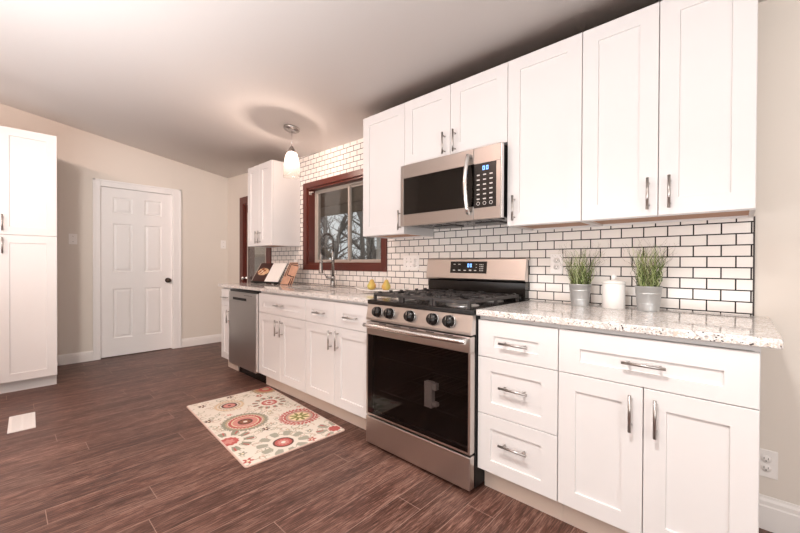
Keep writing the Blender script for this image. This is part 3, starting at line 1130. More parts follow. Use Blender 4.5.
# back guard
m = MB()
m.prism([(-0.012, 0.90), (-0.064, 0.90), (-0.064, 1.02), (-0.048, 1.03), (-0.048, 1.165), (-0.012, 1.165)], 'x', 0.004, RW - 0.004)
bgd = m.build('back_panel', M['black'], RG)
m = MB()
prof = [(-0.040, 1.030), (-0.078, 1.030), (-0.086, 1.040), (-0.070, 1.170), (-0.060, 1.178), (-0.012, 1.178), (-0.012, 1.166), (-0.040, 1.166)]
m.prism(prof, 'x', -0.002, RW + 0.002)
bgc = m.build('back_console', M['steel'], RG)


def on_console(u0, u1, v0, v1, off, th=0.0015):
    """thin box lying on the sloped console face; v = height"""
    def P(v, o):
        f = (v - 1.040) / 0.130
        y = -0.086 + 0.016 * f
        return (y - o, v)
    q = MB()
    q.prism([P(v0, off), P(v0, off + th), P(v1, off + th), P(v1, off)], 'x', u0, u1)
    return q


dp = on_console(0.212, 0.500, 1.076, 1.156, -0.0005, 0.002).build('display', M['black'], bgc)
m = MB()
for dx in (0.352, 0.372):
    for (a, c, e_, g_) in ((0, 0.013, 0.0, 0.004), (0, 0.013, 0.020, 0.024), (0, 0.004, 0, 0.024), (0.009, 0.013, 0, 0.024)):
        q = on_console(dx + a, dx + c, 1.117 + e_, 1.117 + g_, 0.0014, 0.0006)
        me = bpy.data.meshes.new('t')
        q.bm.to_mesh(me)
        q.bm.free()
        m.bm.from_mesh(me)
m.build('clock_digits', M['bluelcd'], bgc)
for (ux, vz, ww, hh) in [(0.238, 1.134, 0.016, 0.005), (0.278, 1.134, 0.016, 0.005), (0.418, 1.134, 0.007, 0.004), (0.418, 1.114, 0.007, 0.004),
                         (0.235, 1.092, 0.017, 0.007), (0.278, 1.092, 0.020, 0.007), (0.323, 1.092, 0.020, 0.006), (0.366, 1.092, 0.018, 0.008), (0.406, 1.092, 0.017, 0.006)] + \
        [(0.446 + 0.011 * i, 1.092 + 0.013 * j, 0.006, 0.006) for i in range(3) for j in range(4)]:
    on_console(ux, ux + ww, vz, vz + hh, 0.0014, 0.0006).build('touch_key', M['keys'], bgc)

tag(MB().box(0.424, 0.476, -0.632, -0.600, 0.337, 0.480, 0.001).box(0.476, 0.505, -0.628, -0.600, 0.350, 0.372, 0.001).box(0.476, 0.502, -0.628, -0.600, 0.440, 0.476, 0.001).build('oven_reflection', M['oven_reflection']), 'grey shape standing in for a reflection in the dark oven glass', 'oven_reflection')  # solid boxes behind the glass, modelled in place of a reflection

# ------------------------------------------------------------------ microwave
MW = thing('microwave', 'stainless over-the-range microwave with curved handle', 'microwave', (0.036, 0, 1.386))
mw, mh = 0.734, 0.412
m = MB()
m.box(0.004, mw - 0.004, -0.385, TD - 0.001, 0.012, mh, 0.002)
m.build('body', M['black'], MW)
yfm = -0.415
wx0_, wx1_, wz0_, wz1_ = 0.026, 0.545, 0.080, 0.322
xs = 0.566      # door / control split
m = MB()


def frame_piece(x0, x1, z0, z1):
    m.box(x0, x1, yfm, -0.386, z0, z1, 0.0015, 1)


frame_piece(0.0, wx0_, 0.004, mh - 0.002)
frame_piece(wx0_, xs, 0.004, wz0_)
frame_piece(wx0_, xs, wz1_, mh - 0.002)
md = m.build('door', M['steel_mw'], MW)
m = MB()
m.box(wx0_ + 0.0005, xs - 0.002, yfm + 0.002, yfm + 0.006, wz0_ + 0.0005, wz1_ - 0.0005)
m.build('window', M['mw_glass'], md)
MB().box(wx0_, xs - 0.001, yfm + 0.010, -0.386, wz0_, wz1_).build('window_screen', M['ovenin'], md)
m = MB()
hx = 0.541
pts = []
for i in range(17):
    t = i / 16
    pts.append((hx, yfm - 0.020 - 0.028 * math.sin(math.pi * t), 0.045 + 0.325 * t))
pts = [(hx, yfm + 0.001, 0.045)] + pts + [(hx, yfm + 0.001, 0.370)]
m.tube(pts, 0.0125, 12)
m.build('door_handle', M['chrome'], md)
m = MB()
frame_piece(xs + 0.002, mw, 0.004, 0.070)
frame_piece(xs + 0.002, mw, 0.318, mh - 0.002)
frame_piece(0.708, mw, 0.070, 0.318)
mc = m.build('control_panel', M['steel_mw'], MW)
MB().box(xs + 0.002, 0.708, yfm + 0.001, -0.386, 0.0705, 0.3175).build('keypad', M['black'], mc)
for i in range(3):
    for j in range(6):
        MB().box(0.588 + i * 0.040, 0.606 + i * 0.040, yfm - 0.0002, yfm + 0.0012, 0.115 + j * 0.027, 0.122 + j * 0.027).build('key', M['keys'], mc)
    MB().lathe([(0.008, 0), (0.0105, 0), (0.0105, 0.0012), (0.008, 0.0012), (0.008, 0)], (0.597 + i * 0.040, yfm - 0.0002, 0.094), 14, axis='y').build('key', M['keys'], mc)
m = MB()
for dx in (0.624, 0.646):
    for (a, c, e_, g_) in ((0, 0.014, 0.0, 0.004), (0, 0.014, 0.019, 0.023), (0, 0.004, 0, 0.023), (0.010, 0.014, 0, 0.023)):
        m.box(dx + a, dx + c, yfm - 0.0002, yfm + 0.0012, 0.279 + e_, 0.279 + g_)
m.build('clock_digits', M['bluelcd'], mc)
MB().box(mw - 0.0005, mw + 0.006, yfm + 0.002, -0.387, 0.006, mh - 0.004, 0.002).build('edge_trim', M['chrome'], MW)
m = MB()
for q in range(9):
    m.box(0.05 + q * 0.074, 0.05 + q * 0.074 + 0.055, -0.36, -0.29, 0.007, 0.013)
m.box(0.14, 0.30, -0.22, -0.10, 0.006, 0.013).box(0.46, 0.62, -0.22, -0.10, 0.006, 0.013)
m.build('vent_grille', M['iron'], MW)

# ------------------------------------------------------------------ pendant
PXp, PYp = -1.262, -0.462
pz = zceil(PXp, PYp)
pn = thing('pendant_lamp', 'small glass pendant lamp hanging above the sink, switched on', 'pendant lamp', (PXp, PYp, 0))
tilt = math.atan(CEIL_C)
cn = MB().lathe([(0, 0), (0.072, 0), (0.072, -0.012), (0.066, -0.020), (0.02, -0.024), (0, -0.024)], n=32)
for k in range(3):
    a = 2.1 * k + 0.4
    cn.lathe([(0, -0.022), (0.007, -0.024), (0.007, -0.032), (0, -0.034)], (0.035 * math.cos(a), 0.035 * math.sin(a), 0), 10)
cn.move(Matrix.Translation((0, 0, pz)) @ Matrix.Rotation(-tilt, 4, 'X'))
cn.build('canopy', M['nickel'], pn)
MB().cyl((0, 0, 2.19), (0, 0, pz - 0.02), 0.0024, 8).build('cord', M['chrome'], pn)
MB().lathe([(0, 2.205), (0.008, 2.20), (0.016, 2.185), (0.024, 2.17), (0.034, 2.152), (0.036, 2.140), (0, 2.140)], n=24).build('socket', M['nickel'], pn)
sh = [(0.030, 2.147), (0.042, 2.135), (0.056, 2.10), (0.066, 2.06), (0.072, 2.01), (0.074, 1.955), (0.075, 1.915), (0.0725, 1.915), (0.0715, 1.955), (0.0695, 2.01), (0.0635, 2.06), (0.0535, 2.10), (0.040, 2.133), (0.030, 2.143), (0.030, 2.147)]
MB().lathe(sh, n=40).build('shade', M['shade'], pn)
MB().lathe([(0, 2.14), (0.013, 2.138), (0.014, 2.115), (0.022, 2.095), (0.030, 2.065), (0.028, 2.04), (0.016, 2.022), (0, 2.018)], n=24).build('bulb', M['bulb'], pn)
lp = bpy.data.lights.new('pendant_light', 'POINT')
lp.energy = 11
lp.color = (1.0, 0.79, 0.69)
lp.shadow_soft_size = 0.004
lo = bpy.data.objects.new('pendant_light', lp)
COL.objects.link(lo)
lo.parent = pn
lo.location = (0, 0, 2.112)

# ------------------------------------------------------------------ potted grass, canister
def paint(o, cols):
    at = o.data.color_attributes.new('own_color', 'FLOAT_COLOR', 'POINT')
    at.data.foreach_set('color', np.asarray(cols, dtype=np.float32).ravel())


def grass_pot(label, x, y, sc, seed, top):
    rnd = random.Random(seed)
    t = thing('potted_grass', label, 'potted plant', (x, y, CT1))
    r0, r1, h = 0.043 * sc, 0.054 * sc, 0.116 * sc
    m = MB().lathe([(0, 0), (r0, 0), (r0 + 0.001, 0.003), (r0 * 1.03, 0.012), (r1 * 0.99, h - 0.004), (r1 + 0.003, h - 0.002), (r1 + 0.003, h + 0.001), (r1 - 0.002, h + 0.001), (r1 * 0.96, h - 0.02), (0, h - 0.02)], n=40)
    for q in (0.30, 0.72):
        rr = r0 + (r1 - r0) * q
        m.lathe([(rr, h * q - 0.003), (rr + 0.0018, h * q), (rr, h * q + 0.003)], n=40)
    m.build('pot', M['galv'], t)
    MB().lathe([(0, h - 0.010), (r1 * 0.93, h - 0.012), (r1 * 0.9, h - 0.019), (0, h - 0.019)], n=24).build('soil', M['soil'], t)
    g = MB()
    cols = []
    greens = ['#6c7e44', '#95a662', '#526336', '#b2be84', '#71844a', '#3f4c2a', '#c3c99a', '#8f9a63']
    twig = ['#5a4a3a', '#6a5a44', '#55552f']
    for i in range(150):
        a = rnd.uniform(0, 2 * math.pi)
        rr = r1 * 0.80 * math.sqrt(rnd.random())
        p = Vector((rr * math.cos(a), rr * math.sin(a), h - 0.013))
        wild = rnd.random() < 0.22
        L = top * (rnd.uniform(0.35, 0.88) if not wild else rnd.uniform(0.75, 1.1))
        out = rnd.uniform(-0.05, 0.34) if not wild else rnd.uniform(0.05, 0.5)
        d = Vector((math.cos(a) * out, math.sin(a) * out, 1)).normalized()
        ph, ph2 = rnd.uniform(0, 6.28), rnd.uniform(0, 6.28)
        fr = rnd.uniform(1.5, 3.2)
        amp = rnd.uniform(0.004, 0.011) * (1.5 if wild else 1)
        pts, rs = [], []
        n = 13
        for k in range(n):
            s_ = k / (n - 1)
            q = p + d * L * s_ + amp * min(1, 3 * s_) * Vector((math.sin(ph + 6.28 * fr * s_), math.sin(ph2 + 6.28 * fr * s_), 0.4 * math.sin(ph + ph2 + 9 * s_)))
            if wild:
                q += Vector((math.cos(a), math.sin(a), -0.6)) * 0.035 * max(0, s_ - 0.55)
            if q.y + y > -0.018:
                q.y = -0.018 - y
            pts.append(q)
            rs.append((rnd.uniform(0.0014, 0.0024) if not wild else 0.0008) * (1 - 0.75 * s_))
        v0 = len(g.bm.verts)
        g.tube(pts, rs, 4)
        nv = len(g.bm.verts) - v0
        c = lin(rnd.choice(twig if wild else greens))
        cols += [c] * nv
    o = g.build('grass_foliage', M['grass'], t)
    paint(o, cols)
    return t


grass_pot('zinc pot of spiky green grass on the range side of the canister', 1.085, -0.108, 1.01, 3, 0.240)
grass_pot('zinc pot of spiky green grass nearer the open counter end', 1.398, -0.118, 1.03, 11, 0.248)

cn = thing('canister', 'white lidded ceramic canister between the two grass pots', 'canister', (1.246, -0.104, CT1))
MB().lathe([(0, 0), (0.050, 0), (0.0525, 0.003), (0.0525, 0.122), (0.051, 0.126), (0, 0.126)], n=44).build('body', M['ceramic'], cn)
ld = MB().lathe([(0, 0.1265), (0.0535, 0.1265), (0.0545, 0.130), (0.0535, 0.136), (0.03, 0.143), (0, 0.145)], n=44).build('lid', M['ceramic'], cn)
MB().lathe([(0, 0.143), (0.008, 0.144), (0.008, 0.150), (0.0125, 0.157), (0.0125, 0.166), (0.007, 0.172), (0, 0.173)], n=24).build('knob', M['ceramic'], ld)

# ------------------------------------------------------------------ dish with pears
b = bmesh.new()
nu, nv = 40, 16
Lh, Wh = 0.245, 0.085
ang = math.radians(14)
grid = []
for side in (0, 1):
    rows = []
    for i in range(nu + 1):
        u = -1 + 2 * i / nu
        wid = Wh * (max(0, 1 - abs(u) ** 2.4)) ** 0.6 + 0.002
        row = []
        for j in range(nv + 1):
            v = -1 + 2 * j / nv
            z = 0.012 + 0.030 * abs(u) ** 3 + 0.010 * v * v * (1 - abs(u) ** 3)
            row.append(b.verts.new((u * Lh, v * wid, z - (0.006 if side else 0))))
        rows.append(row)
    grid.append(rows)
for side in (0, 1):
    R_ = grid[side]
    for i in range(nu):
        for j in range(nv):
            f = b.faces.new((R_[i][j], R_[i + 1][j], R_[i + 1][j + 1], R_[i][j + 1]))
            f.smooth = True
for i in range(nu):
    for j in (0, nv):
        b.faces.new((grid[0][i][j], grid[0][i + 1][j], grid[1][i + 1][j], grid[1][i][j]))
for j in range(nv):
    for i in (0, nu):
        b.faces.new((grid[0][i][j], grid[0][i][j + 1], grid[1][i][j + 1], grid[1][i][j]))
bmesh.ops.recalc_face_normals(b, faces=b.faces)
m = MB()
m._merge(b)
m.lathe([(0, 0), (0.045, 0), (0.05, 0.008), (0, 0.009)], n=24)
m.move(Matrix.Translation((-0.335, -0.235, CT1)) @ Matrix.Rotation(ang, 4, 'Z'))
tag(m.build('serving_dish', M['stone_white']), 'white oblong serving dish with upturned ends holding two pears', 'dish')


def pear(label, x, y, seed, lean):
    rnd = random.Random(seed)
    t = thing('pear', label, 'pear', (x, y, CT1 + 0.0150), rz=seed)
    prof = [(0, 0.002), (0.012, 0.0), (0.024, 0.005), (0.033, 0.016), (0.036, 0.028), (0.033, 0.042), (0.025, 0.055), (0.019, 0.066), (0.0155, 0.076), (0.010, 0.083), (0.003, 0.0845), (0, 0.083)]
    m = MB().lathe(prof, n=28)
    for v in m.bm.verts:
        v.co.x += lean * (v.co.z / 0.085) ** 2
    o = m.build('fruit', M['pear'], t)
    cols = []
    for v in o.data.vertices:
        f = 0.5 + 0.5 * noise.noise(Vector((v.co.x * 30, v.co.y * 30, v.co.z * 14 + seed)))
        f = min(1, max(0, f + 8 * v.co.x))
        a, c = lin('#c9c06a'), lin('#cf9c55')
        cols.append([a[k] * (1 - f) + c[k] * f for k in range(4)])
    paint(o, cols)
    MB().tube([(lean, 0, 0.082), (lean + 0.002, 0.001, 0.092), (lean + 0.005, 0.003, 0.101)], [0.0018, 0.0014, 0.002], 6).build('stem', M['stem'], t)


pear('yellow pear on the white dish, on its window side', -0.425, -0.250, 1, 0.003)
pear('yellow pear on the white dish, on its range side', -0.290, -0.222, 4, -0.003)

# ------------------------------------------------------------------ cookbook display
BA = math.radians(9)
BKx, BKy = -2.295, -0.335
lean = math.radians(32)


def lean_mat(x, y, z=CT1, rz=BA, ln=lean):
    return Matrix.Translation((x, y, z)) @ Matrix.Rotation(rz, 4, 'Z') @ Matrix.Rotation(-ln, 4, 'X')


st = thing('cookbook_stand', 'black metal easel stand under the open cookbook', 'stand', (BKx, BKy, CT1), BA)
m = MB()
m.box(0.0, 0.47, -0.022, 0.0, 0.006, 0.012).box(0.0, 0.47, -0.022, -0.018, 0.006, 0.026)
m.build('ledge', M['blackmatte'], st)
for u in (0.06, 0.40):
    m = MB()
    m.tube([(u, 0.014, 0.006), (u, 0.089, 0.136)], 0.003, 6)
    m.tube([(u, 0.145, 0.003), (u, 0.089, 0.136)], 0.003, 6)
    m.cyl((u, -0.02, 0.003), (u, 0.14, 0.003), 0.003, 6)
    m.build('leg', M['blackmatte'], st)
bk = thing('open_cookbook', 'open cookbook on the stand, dark food photo page beside a white page', 'book', (BKx, BKy, CT1 + 0.0160), BA)
Ml = Matrix.Rotation(-lean, 4, 'X')
# food photo page
gb = bmesh.new()
gn, gm = 48, 44
W_, H_ = 0.225, 0.235
vs = [[gb.verts.new((W_ * i / gn, -0.016 - 0.004 * math.sin(math.pi * i / gn), H_ * j / gm)) for j in range(gm + 1)] for i in range(gn + 1)]
vb = [[gb.verts.new((W_ * i / gn, -0.006, H_ * j / gm)) for j in (0, gm)] for i in (0, gn)]
for i in range(gn):
    for j in range(gm):
        gb.faces.new((vs[i][j], vs[i + 1][j], vs[i + 1][j + 1], vs[i][j + 1])).smooth = True
gb.faces.new((vb[0][0], vb[0][1], vb[1][1], vb[1][0]))
gb.faces.new([vs[i][0] for i in range(gn + 1)] + [vb[1][0], vb[0][0]])
gb.faces.new([vs[i][gm] for i in range(gn + 1)] + [vb[1][1], vb[0][1]])
gb.faces.new([vs[0][j] for j in range(gm + 1)] + [vb[0][1], vb[0][0]])
gb.faces.new([vs[gn][j] for j in range(gm + 1)] + [vb[1][1], vb[1][0]])
bmesh.ops.recalc_face_normals(gb, faces=gb.faces)
m = MB()
m._merge(gb)
cols = []
for v in m.bm.verts:
    u, z = v.co.x / W_, v.co.z / H_
    n1 = noise.noise(Vector((u * 9, z * 9, 0.3)))
    c = lin('#3b1a12')
    d = math.hypot((u - 0.55) / 0.42, (z - 0.52) / 0.20)
    if d + 0.25 * n1 < 1:
        c = lin('#d9b18a') if n1 > -0.12 else lin('#8a4a2c')
        if d < 0.5 and n1 > 0.1:
            c = lin('#f0dcc0')
    if u < 0.04:
        c = lin('#d8c6b6')
    cols.append(c)
m.move(Ml)
o = m.build('page', M['photo_page'], bk)
paint(o, cols)
m = MB()
m.rings([(0.228, 0.448, 0, 0.235, -0.006), (0.228, 0.448, 0, 0.235, -0.018), (0.232, 0.444, 0.003, 0.232, -0.020)])
m.move(Ml)
m.build('page', M['paper'], bk)
m = MB()
m.box(-0.004, 0.452, -0.0055, -0.001, -0.002, 0.239)
m.move(Ml)
m.build('cover', M['bookdark'], bk)
mg = thing('leaning_magazine', 'pinkish fanned-out magazine leaning beside the open cookbook', 'magazine', (-1.818, -0.262, CT1), BA)
for k in range(5):
    q = MB().box(0, 0.125, -0.004 - 0.003, -0.004, 0.001, 0.265 - 0.012 * k, 0.0006, 1)
    q.move(Matrix.Translation((0.018 * k * 0.6, 0.008 * k * 0.2 + 0.004 * k, 0)) @ Matrix.Rotation(-math.radians(30 - 3 * k), 4, 'X') @ Matrix.Rotation(math.radians(2.0 * k), 4, 'Y'))
    for v in q.bm.verts:
        v.co.z = max(v.co.z, 0.001)
    q.build('page', M['pinkpaper'] if k % 2 == 0 else M['bookdark'], mg)

# ------------------------------------------------------------------ rug
RC = Vector((-0.86, -0.958))
RA_ = math.radians(-3.4)
RL, RWd = 1.205, 0.675
nu, nv = 420, 236
uu = np.linspace(-RL / 2, RL / 2, nu + 1)
vv = np.linspace(-RWd / 2, RWd / 2, nv + 1)
UU, VV = np.meshgrid(uu, vv, indexing='ij')
C3 = lambda h: np.array(lin(h)[:3])
img = np.ones(UU.shape + (3,)) * C3('#e0d6c9')
rng = np.random.RandomState(5)
# little scrolls
for k in range(330):
    cx, cy = rng.uniform(-RL / 2, RL / 2), rng.uniform(-RWd / 2, RWd / 2)
    r0 = rng.uniform(0.008, 0.026)
    a0 = rng.uniform(-math.pi, math.pi)
    d = np.hypot(UU - cx, VV - cy)
    th = np.arctan2(VV - cy, UU - cx)
    dth = (th - a0 + np.pi) % (2 * np.pi) - np.pi
    rr_ = r0 * (1 + 0.16 * dth)
    msk = (np.abs(d - rr_) < 0.0026) & (np.abs(dth) < 2.3)
    img[msk] = C3(['#a8a088', '#b9a88f', '#98957f', '#c2a08a'][k % 4])
# small blossoms
RED, GRN, BRN, TAN, PINK, SAGE = C3('#b9605a'), C3('#96917f'), C3('#65443c'), C3('#b9a284'), C3('#cb8a80'), C3('#a6a292')
for cx, cy, r, c in [(-0.427, 0.178, 0.032, RED), (-0.186, -0.151, 0.022, PINK), (0.22, -0.051, 0.030, BRN), (-0.172, -0.300, 0.030, BRN), (0.546, -0.300, 0.034, RED), (0.565, 0.10, 0.03, RED),
                     (0.444, -0.293, 0.028, GRN), (0.447, 0.151, 0.024, GRN), (-0.50, -0.25, 0.03, BRN), (-0.56, -0.02, 0.03, BRN), (0.02, 0.30, 0.02, PINK), (-0.05, 0.10, 0.018, TAN), (0.33, 0.05, 0.016, TAN)]:
    d = np.hypot(UU - cx, VV - cy)
    th = np.arctan2(VV - cy, UU - cx)
    img[d < r * (0.72 + 0.28 * np.cos(5 * th))] = c
    img[d < r * 0.28] = C3('#ead9bd')


CRM = C3('#e0d6c9')


def medal(cx, cy, rings_, petals, pr, pcol, pn, leafy=False):
    d = np.hypot(UU - cx, VV - cy)
    th = np.arctan2(VV - cy, UU - cx)
    R0, R1 = pr
    # outer leafy ring
    out = R0 + (R1 - R0) * (0.62 + 0.38 * np.abs(np.cos(pn * th)))
    edge = 0.12 * (R1 - R0) * np.sin(3 * pn * th)
    msk = (d > R0) & (d < out + edge)
    if leafy:
        img[d < R0] = CRM
        lf = np.cos(pn * th) + 0.35 * np.cos(3 * pn * th) * (d - R0) / (R1 - R0)
        msk = (d > R0 * 0.98) & (d < R1) & (lf > -0.22 + 0.5 * np.abs((d - R0) / (R1 - R0) - 0.45))
    img[msk] = pcol
    msk2 = msk & (np.cos(2 * pn * th + 1.2) > 0.72) & (d > R0 + 0.35 * (R1 - R0))
    img[msk2] = petals
    for r, c, wav, n in rings_:
        img[d < r * (1 + wav * np.cos(n * th))] = c


CRM = C3('#e0d6c9')
medal(-0.376, -0.087, [(0.088, CRM, 0, 1), (0.080, TAN, 0.06, 22), (0.066, CRM, 0, 1), (0.058, BRN, 0, 1), (0.043, PINK, 0, 1), (0.012, BRN, 0, 1)], TAN, (0.088, 0.112), C3('#d8bfa0'), 14)
medal(-0.224, 0.171, [(0.082, CRM, 0.06, 12), (0.060, RED, 0.05, 16), (0.046, PINK, 0, 1), (0.030, CRM, 0.2, 6), (0.018, RED, 0, 1)], RED, (0.072, 0.130), GRN, 12, True)
medal(0.008, -0.11, [(0.128, TAN, 0.03, 26), (0.116, CRM, 0, 1), (0.112, RED, 0.03, 30), (0.092, C3('#d9c9a9'), 0, 1), (0.084, PINK, 0.03, 20), (0.050, BRN, 0, 1), (0.036, C3('#8a5b45'), 0.15, 8), (0.014, CRM, 0, 1)], GRN, (0.125, 0.158), GRN, 18)
medal(0.190, 0.215, [(0.118, CRM, 0, 1), (0.112, RED, 0.04, 22), (0.098, C3('#b59a8c'), 0, 1), (0.082, C3('#d9ae98'), 0, 1), (0.070, C3('#e3d3a8'), 0, 1), (0.052, C3('#8a8350'), 0.45, 8), (0.016, C3('#e3d3a8'), 0, 1)], CRM, (0.112, 0.150), RED, 16)
medal(0.236, -0.300, [(0.082, CRM, 0.08, 10), (0.058, RED, 0.06, 12), (0.030, PINK, 0.2, 6)], RED, (0.080, 0.150), GRN, 10, True)
medal(0.477, -0.052, [(0.092, CRM, 0, 1), (0.064, BRN, 0, 1), (0.052, RED, 0.0, 12), (0.034, PINK, 0.1, 10), (0.014, CRM, 0, 1)], SAGE, (0.084, 0.160), SAGE, 10, True)
medal(-0.552, 0.285, [(0.085, C3('#b98a6a'), 0, 1), (0.06, RED, 0, 1), (0.03, TAN, 0, 1)], GRN, (0.085, 0.12), TAN, 10)
medal(0.535, 0.290, [(0.045, CRM, 0, 1), (0.040, RED, 0.1, 9)], RED, (0.05, 0.125), SAGE, 7, True)
bord = (np.abs(UU) > RL / 2 - 0.007) | (np.abs(VV) > RWd / 2 - 0.007)
img[bord] = C3('#d9bcae')
b = bmesh.new()
cr_ = 0.02


def rug_pt(u, v):
    # rounded corners
    au, av = abs(u) - (RL / 2 - cr_), abs(v) - (RWd / 2 - cr_)
    if au > 0 and av > 0:
        k = max(au, av) / math.hypot(au, av)
        u = math.copysign(RL / 2 - cr_ + au * k, u)
        v = math.copysign(RWd / 2 - cr_ + av * k, v)
    return u, v


me = bpy.data.meshes.new('rug')
verts = []
for i in range(nu + 1):
    for j in range(nv + 1):
        u, v = rug_pt(uu[i], vv[j])
        e_ = min(RL / 2 - abs(uu[i]), RWd / 2 - abs(vv[j]))
        verts.append((u, v, 0.0075 if e_ > 0.001 else 0.006))
faces = [(i * (nv + 1) + j, (i + 1) * (nv + 1) + j, (i + 1) * (nv + 1) + j + 1, i * (nv + 1) + j + 1) for i in range(nu) for j in range(nv)]
loop = [(i, 0) for i in range(nu)] + [(nu, j) for j in range(nv)] + [(i, nv) for i in range(nu, 0, -1)] + [(0, j) for j in range(nv, 0, -1)]
base = len(verts)
for (i, j) in loop:
    x_, y_, z_ = verts[i * (nv + 1) + j]
    verts.append((x_, y_, 0.0))
nl = len(loop)
for k in range(nl):
    i, j = loop[k]
    i2, j2 = loop[(k + 1) % nl]
    faces.append((base + k, base + (k + 1) % nl, i2 * (nv + 1) + j2, i * (nv + 1) + j))
me.from_pydata(verts, [], faces)
me.materials.append(M['rug'])
rug = bpy.data.objects.new('rug', me)
COL.objects.link(rug)
rug.location = (RC.x, RC.y, 0.0005)
rug.rotation_euler = (0, 0, RA_)
cols = np.ones((len(verts), 4), dtype=np.float32)
cols[:base, :3] = img.reshape(-1, 3)
cols[base:, :3] = C3('#d9bcae')
paint(rug, cols)
tag(rug, 'cream kitchen rug with red and sage medallions on the plank floor', 'rug')

# ------------------------------------------------------------------ floor register
fr = thing('floor_vent', 'white metal floor vent register on the dark planks', 'vent', (-2.01, -2.149, 0), math.radians(-2))
m = MB()
vw, vh = 0.36, 0.135
m.box(-vw / 2, vw / 2, -vh / 2, -vh / 2 + 0.018, 0, 0.006, 0.001).box(-vw / 2, vw / 2, vh / 2 - 0.018, vh / 2, 0, 0.006, 0.001)
m.box(-vw / 2, -vw / 2 + 0.02, -vh / 2 + 0.018, vh / 2 - 0.018, 0, 0.006).box(vw / 2 - 0.02, vw / 2, -vh / 2 + 0.018, vh / 2 - 0.018, 0, 0.006)
m.build('frame', M['plate'], fr)
m = MB()
for k in range(26):
    x = -vw / 2 + 0.026 + k * (vw - 0.052) / 25
    m.box(x - 0.0045, x + 0.0045, -vh / 2 + 0.018, vh / 2 - 0.018, 0.001, 0.0055)
m.box(-vw / 2 + 0.02, vw / 2 - 0.02, -0.006, 0.006, 0.001, 0.0058)
m.build('louvers', M['plate'], fr)


# ------------------------------------------------------------------ switches and outlets
def plate_thing(name, label, cat, loc, facing, kind, gang=1, group=None):
    t = thing(name, label, cat, loc, 0 if facing == 'y' else math.pi / 2)
    w_, h_ = 0.072 + 0.046 * (gang - 1), 0.118
    MB().box(-w_ / 2, w_ / 2, -0.006, 0, -h_ / 2, h_ / 2, 0.002).build('cover_plate', M['plate'], t)
    for g_ in range(gang):
        u = (g_ - (gang - 1) / 2) * 0.046
        k = kind[g_]
        if k == 's':
            MB().box(u - 0.005, u + 0.005, -0.014, -0.005, -0.004, 0.012, 0.001).build('toggle', M['plate'], t)
            for q in (-1, 1):
                MB().lathe([(0, -0.0055), (0.003, -0.0055), (0.003, -0.0068), (0, -0.007)], (u, 0, q * 0.03), 8, axis='y').build('screw', M['slot'], t)
        else:
            for q in (-1, 1):
                m = MB().lathe([(0, -0.0055), (0.0165, -0.0055), (0.0165, -0.008), (0, -0.008)], (u, 0, q * 0.0195), 20, axis='y')
                so = m.build('socket', M['plate'], t)
                m = MB()
                m.box(u - 0.0075, u - 0.0055, -0.0085, -0.0075, q * 0.0195 - 0.002, q * 0.0195 + 0.007).box(u + 0.0055, u + 0.0075, -0.0085, -0.0075, q * 0.0195 - 0.002, q * 0.0195 + 0.006)
                m.lathe([(0, -0.0075), (0.0025, -0.0075), (0.0025, -0.0085), (0, -0.0085)], (u, 0, q * 0.0195 - 0.008), 8, axis='y')
                m.build('slots', M['slot'], so)
    return t


plate_thing('light_switch', 'white light switch between the pantry and the panelled door', 'light switch', (XF, -1.703, 1.402), 'x', 's')
plate_thing('light_switch', 'white light switch in the corner beside the glazed door', 'light switch', (XF, -0.063, 1.409), 'x', 's')
plate_thing('wall_outlet', 'white outlet low on the beige wall above the baseboard', 'outlet', (1.812, 0, 0.283), 'y', 'o')
plate_thing('switch_plate', 'wide white switch plate on the tiles beside the range', 'switch plate', (-0.218, TD, 1.148), 'y', 'sso', 3)
plate_thing('wall_outlet', 'white outlet on the tiles behind the grass pot nearer the range', 'outlet', (0.925, TD, 1.142), 'y', 'o')
plate_thing('wall_outlet', 'white outlet on the tiles between window and cookbook', 'outlet', (-1.930, TD, 1.120), 'y', 'o')

br_ = thing('rod_bracket', 'small pale rod bracket in the upper corner of the window recess', 'bracket', (WX0 + jt, 0.0, 1.90))
MB().box(0, 0.006, -0.002, 0.03, -0.022, 0.012, 0.001).box(0.006, 0.055, 0.006, 0.020, -0.004, 0.008, 0.001).build('arm', M['vinyl'], br_)

# ------------------------------------------------------------------ outdoors
struct(MB().box(-30, 14, 0.16, 30, -1.3, -1.2).build('ground', M['outground']), 'winter ground with leaf litter beyond the window', 'ground')
struct(MB().box(-9, 2.6, 0.16, 2.4, -0.12, -0.04).build('porch_deck', M['greywood']), 'weathered porch deck behind the house', 'deck')
m = MB()
m.box(-9, 2.6, 0.16, 2.6, 2.36, 2.42)
m.box(-9, 2.6, 2.5, 2.6, 2.18, 2.36)
struct(m.build('porch_roof', M['soffit']), 'brown porch soffit above the window', 'porch roof')
for i, px_ in enumerate((-6.2, -3.05, 0.4)):
    struct(MB().box(px_ - 0.05, px_ + 0.05, 2.45, 2.55, -0.04, 2.36, 0.004).build('porch_post', M['greywood']), ['porch post far beyond the glazed door', 'porch post seen through the window', 'porch post beyond the cabinets'][i], 'porch post')

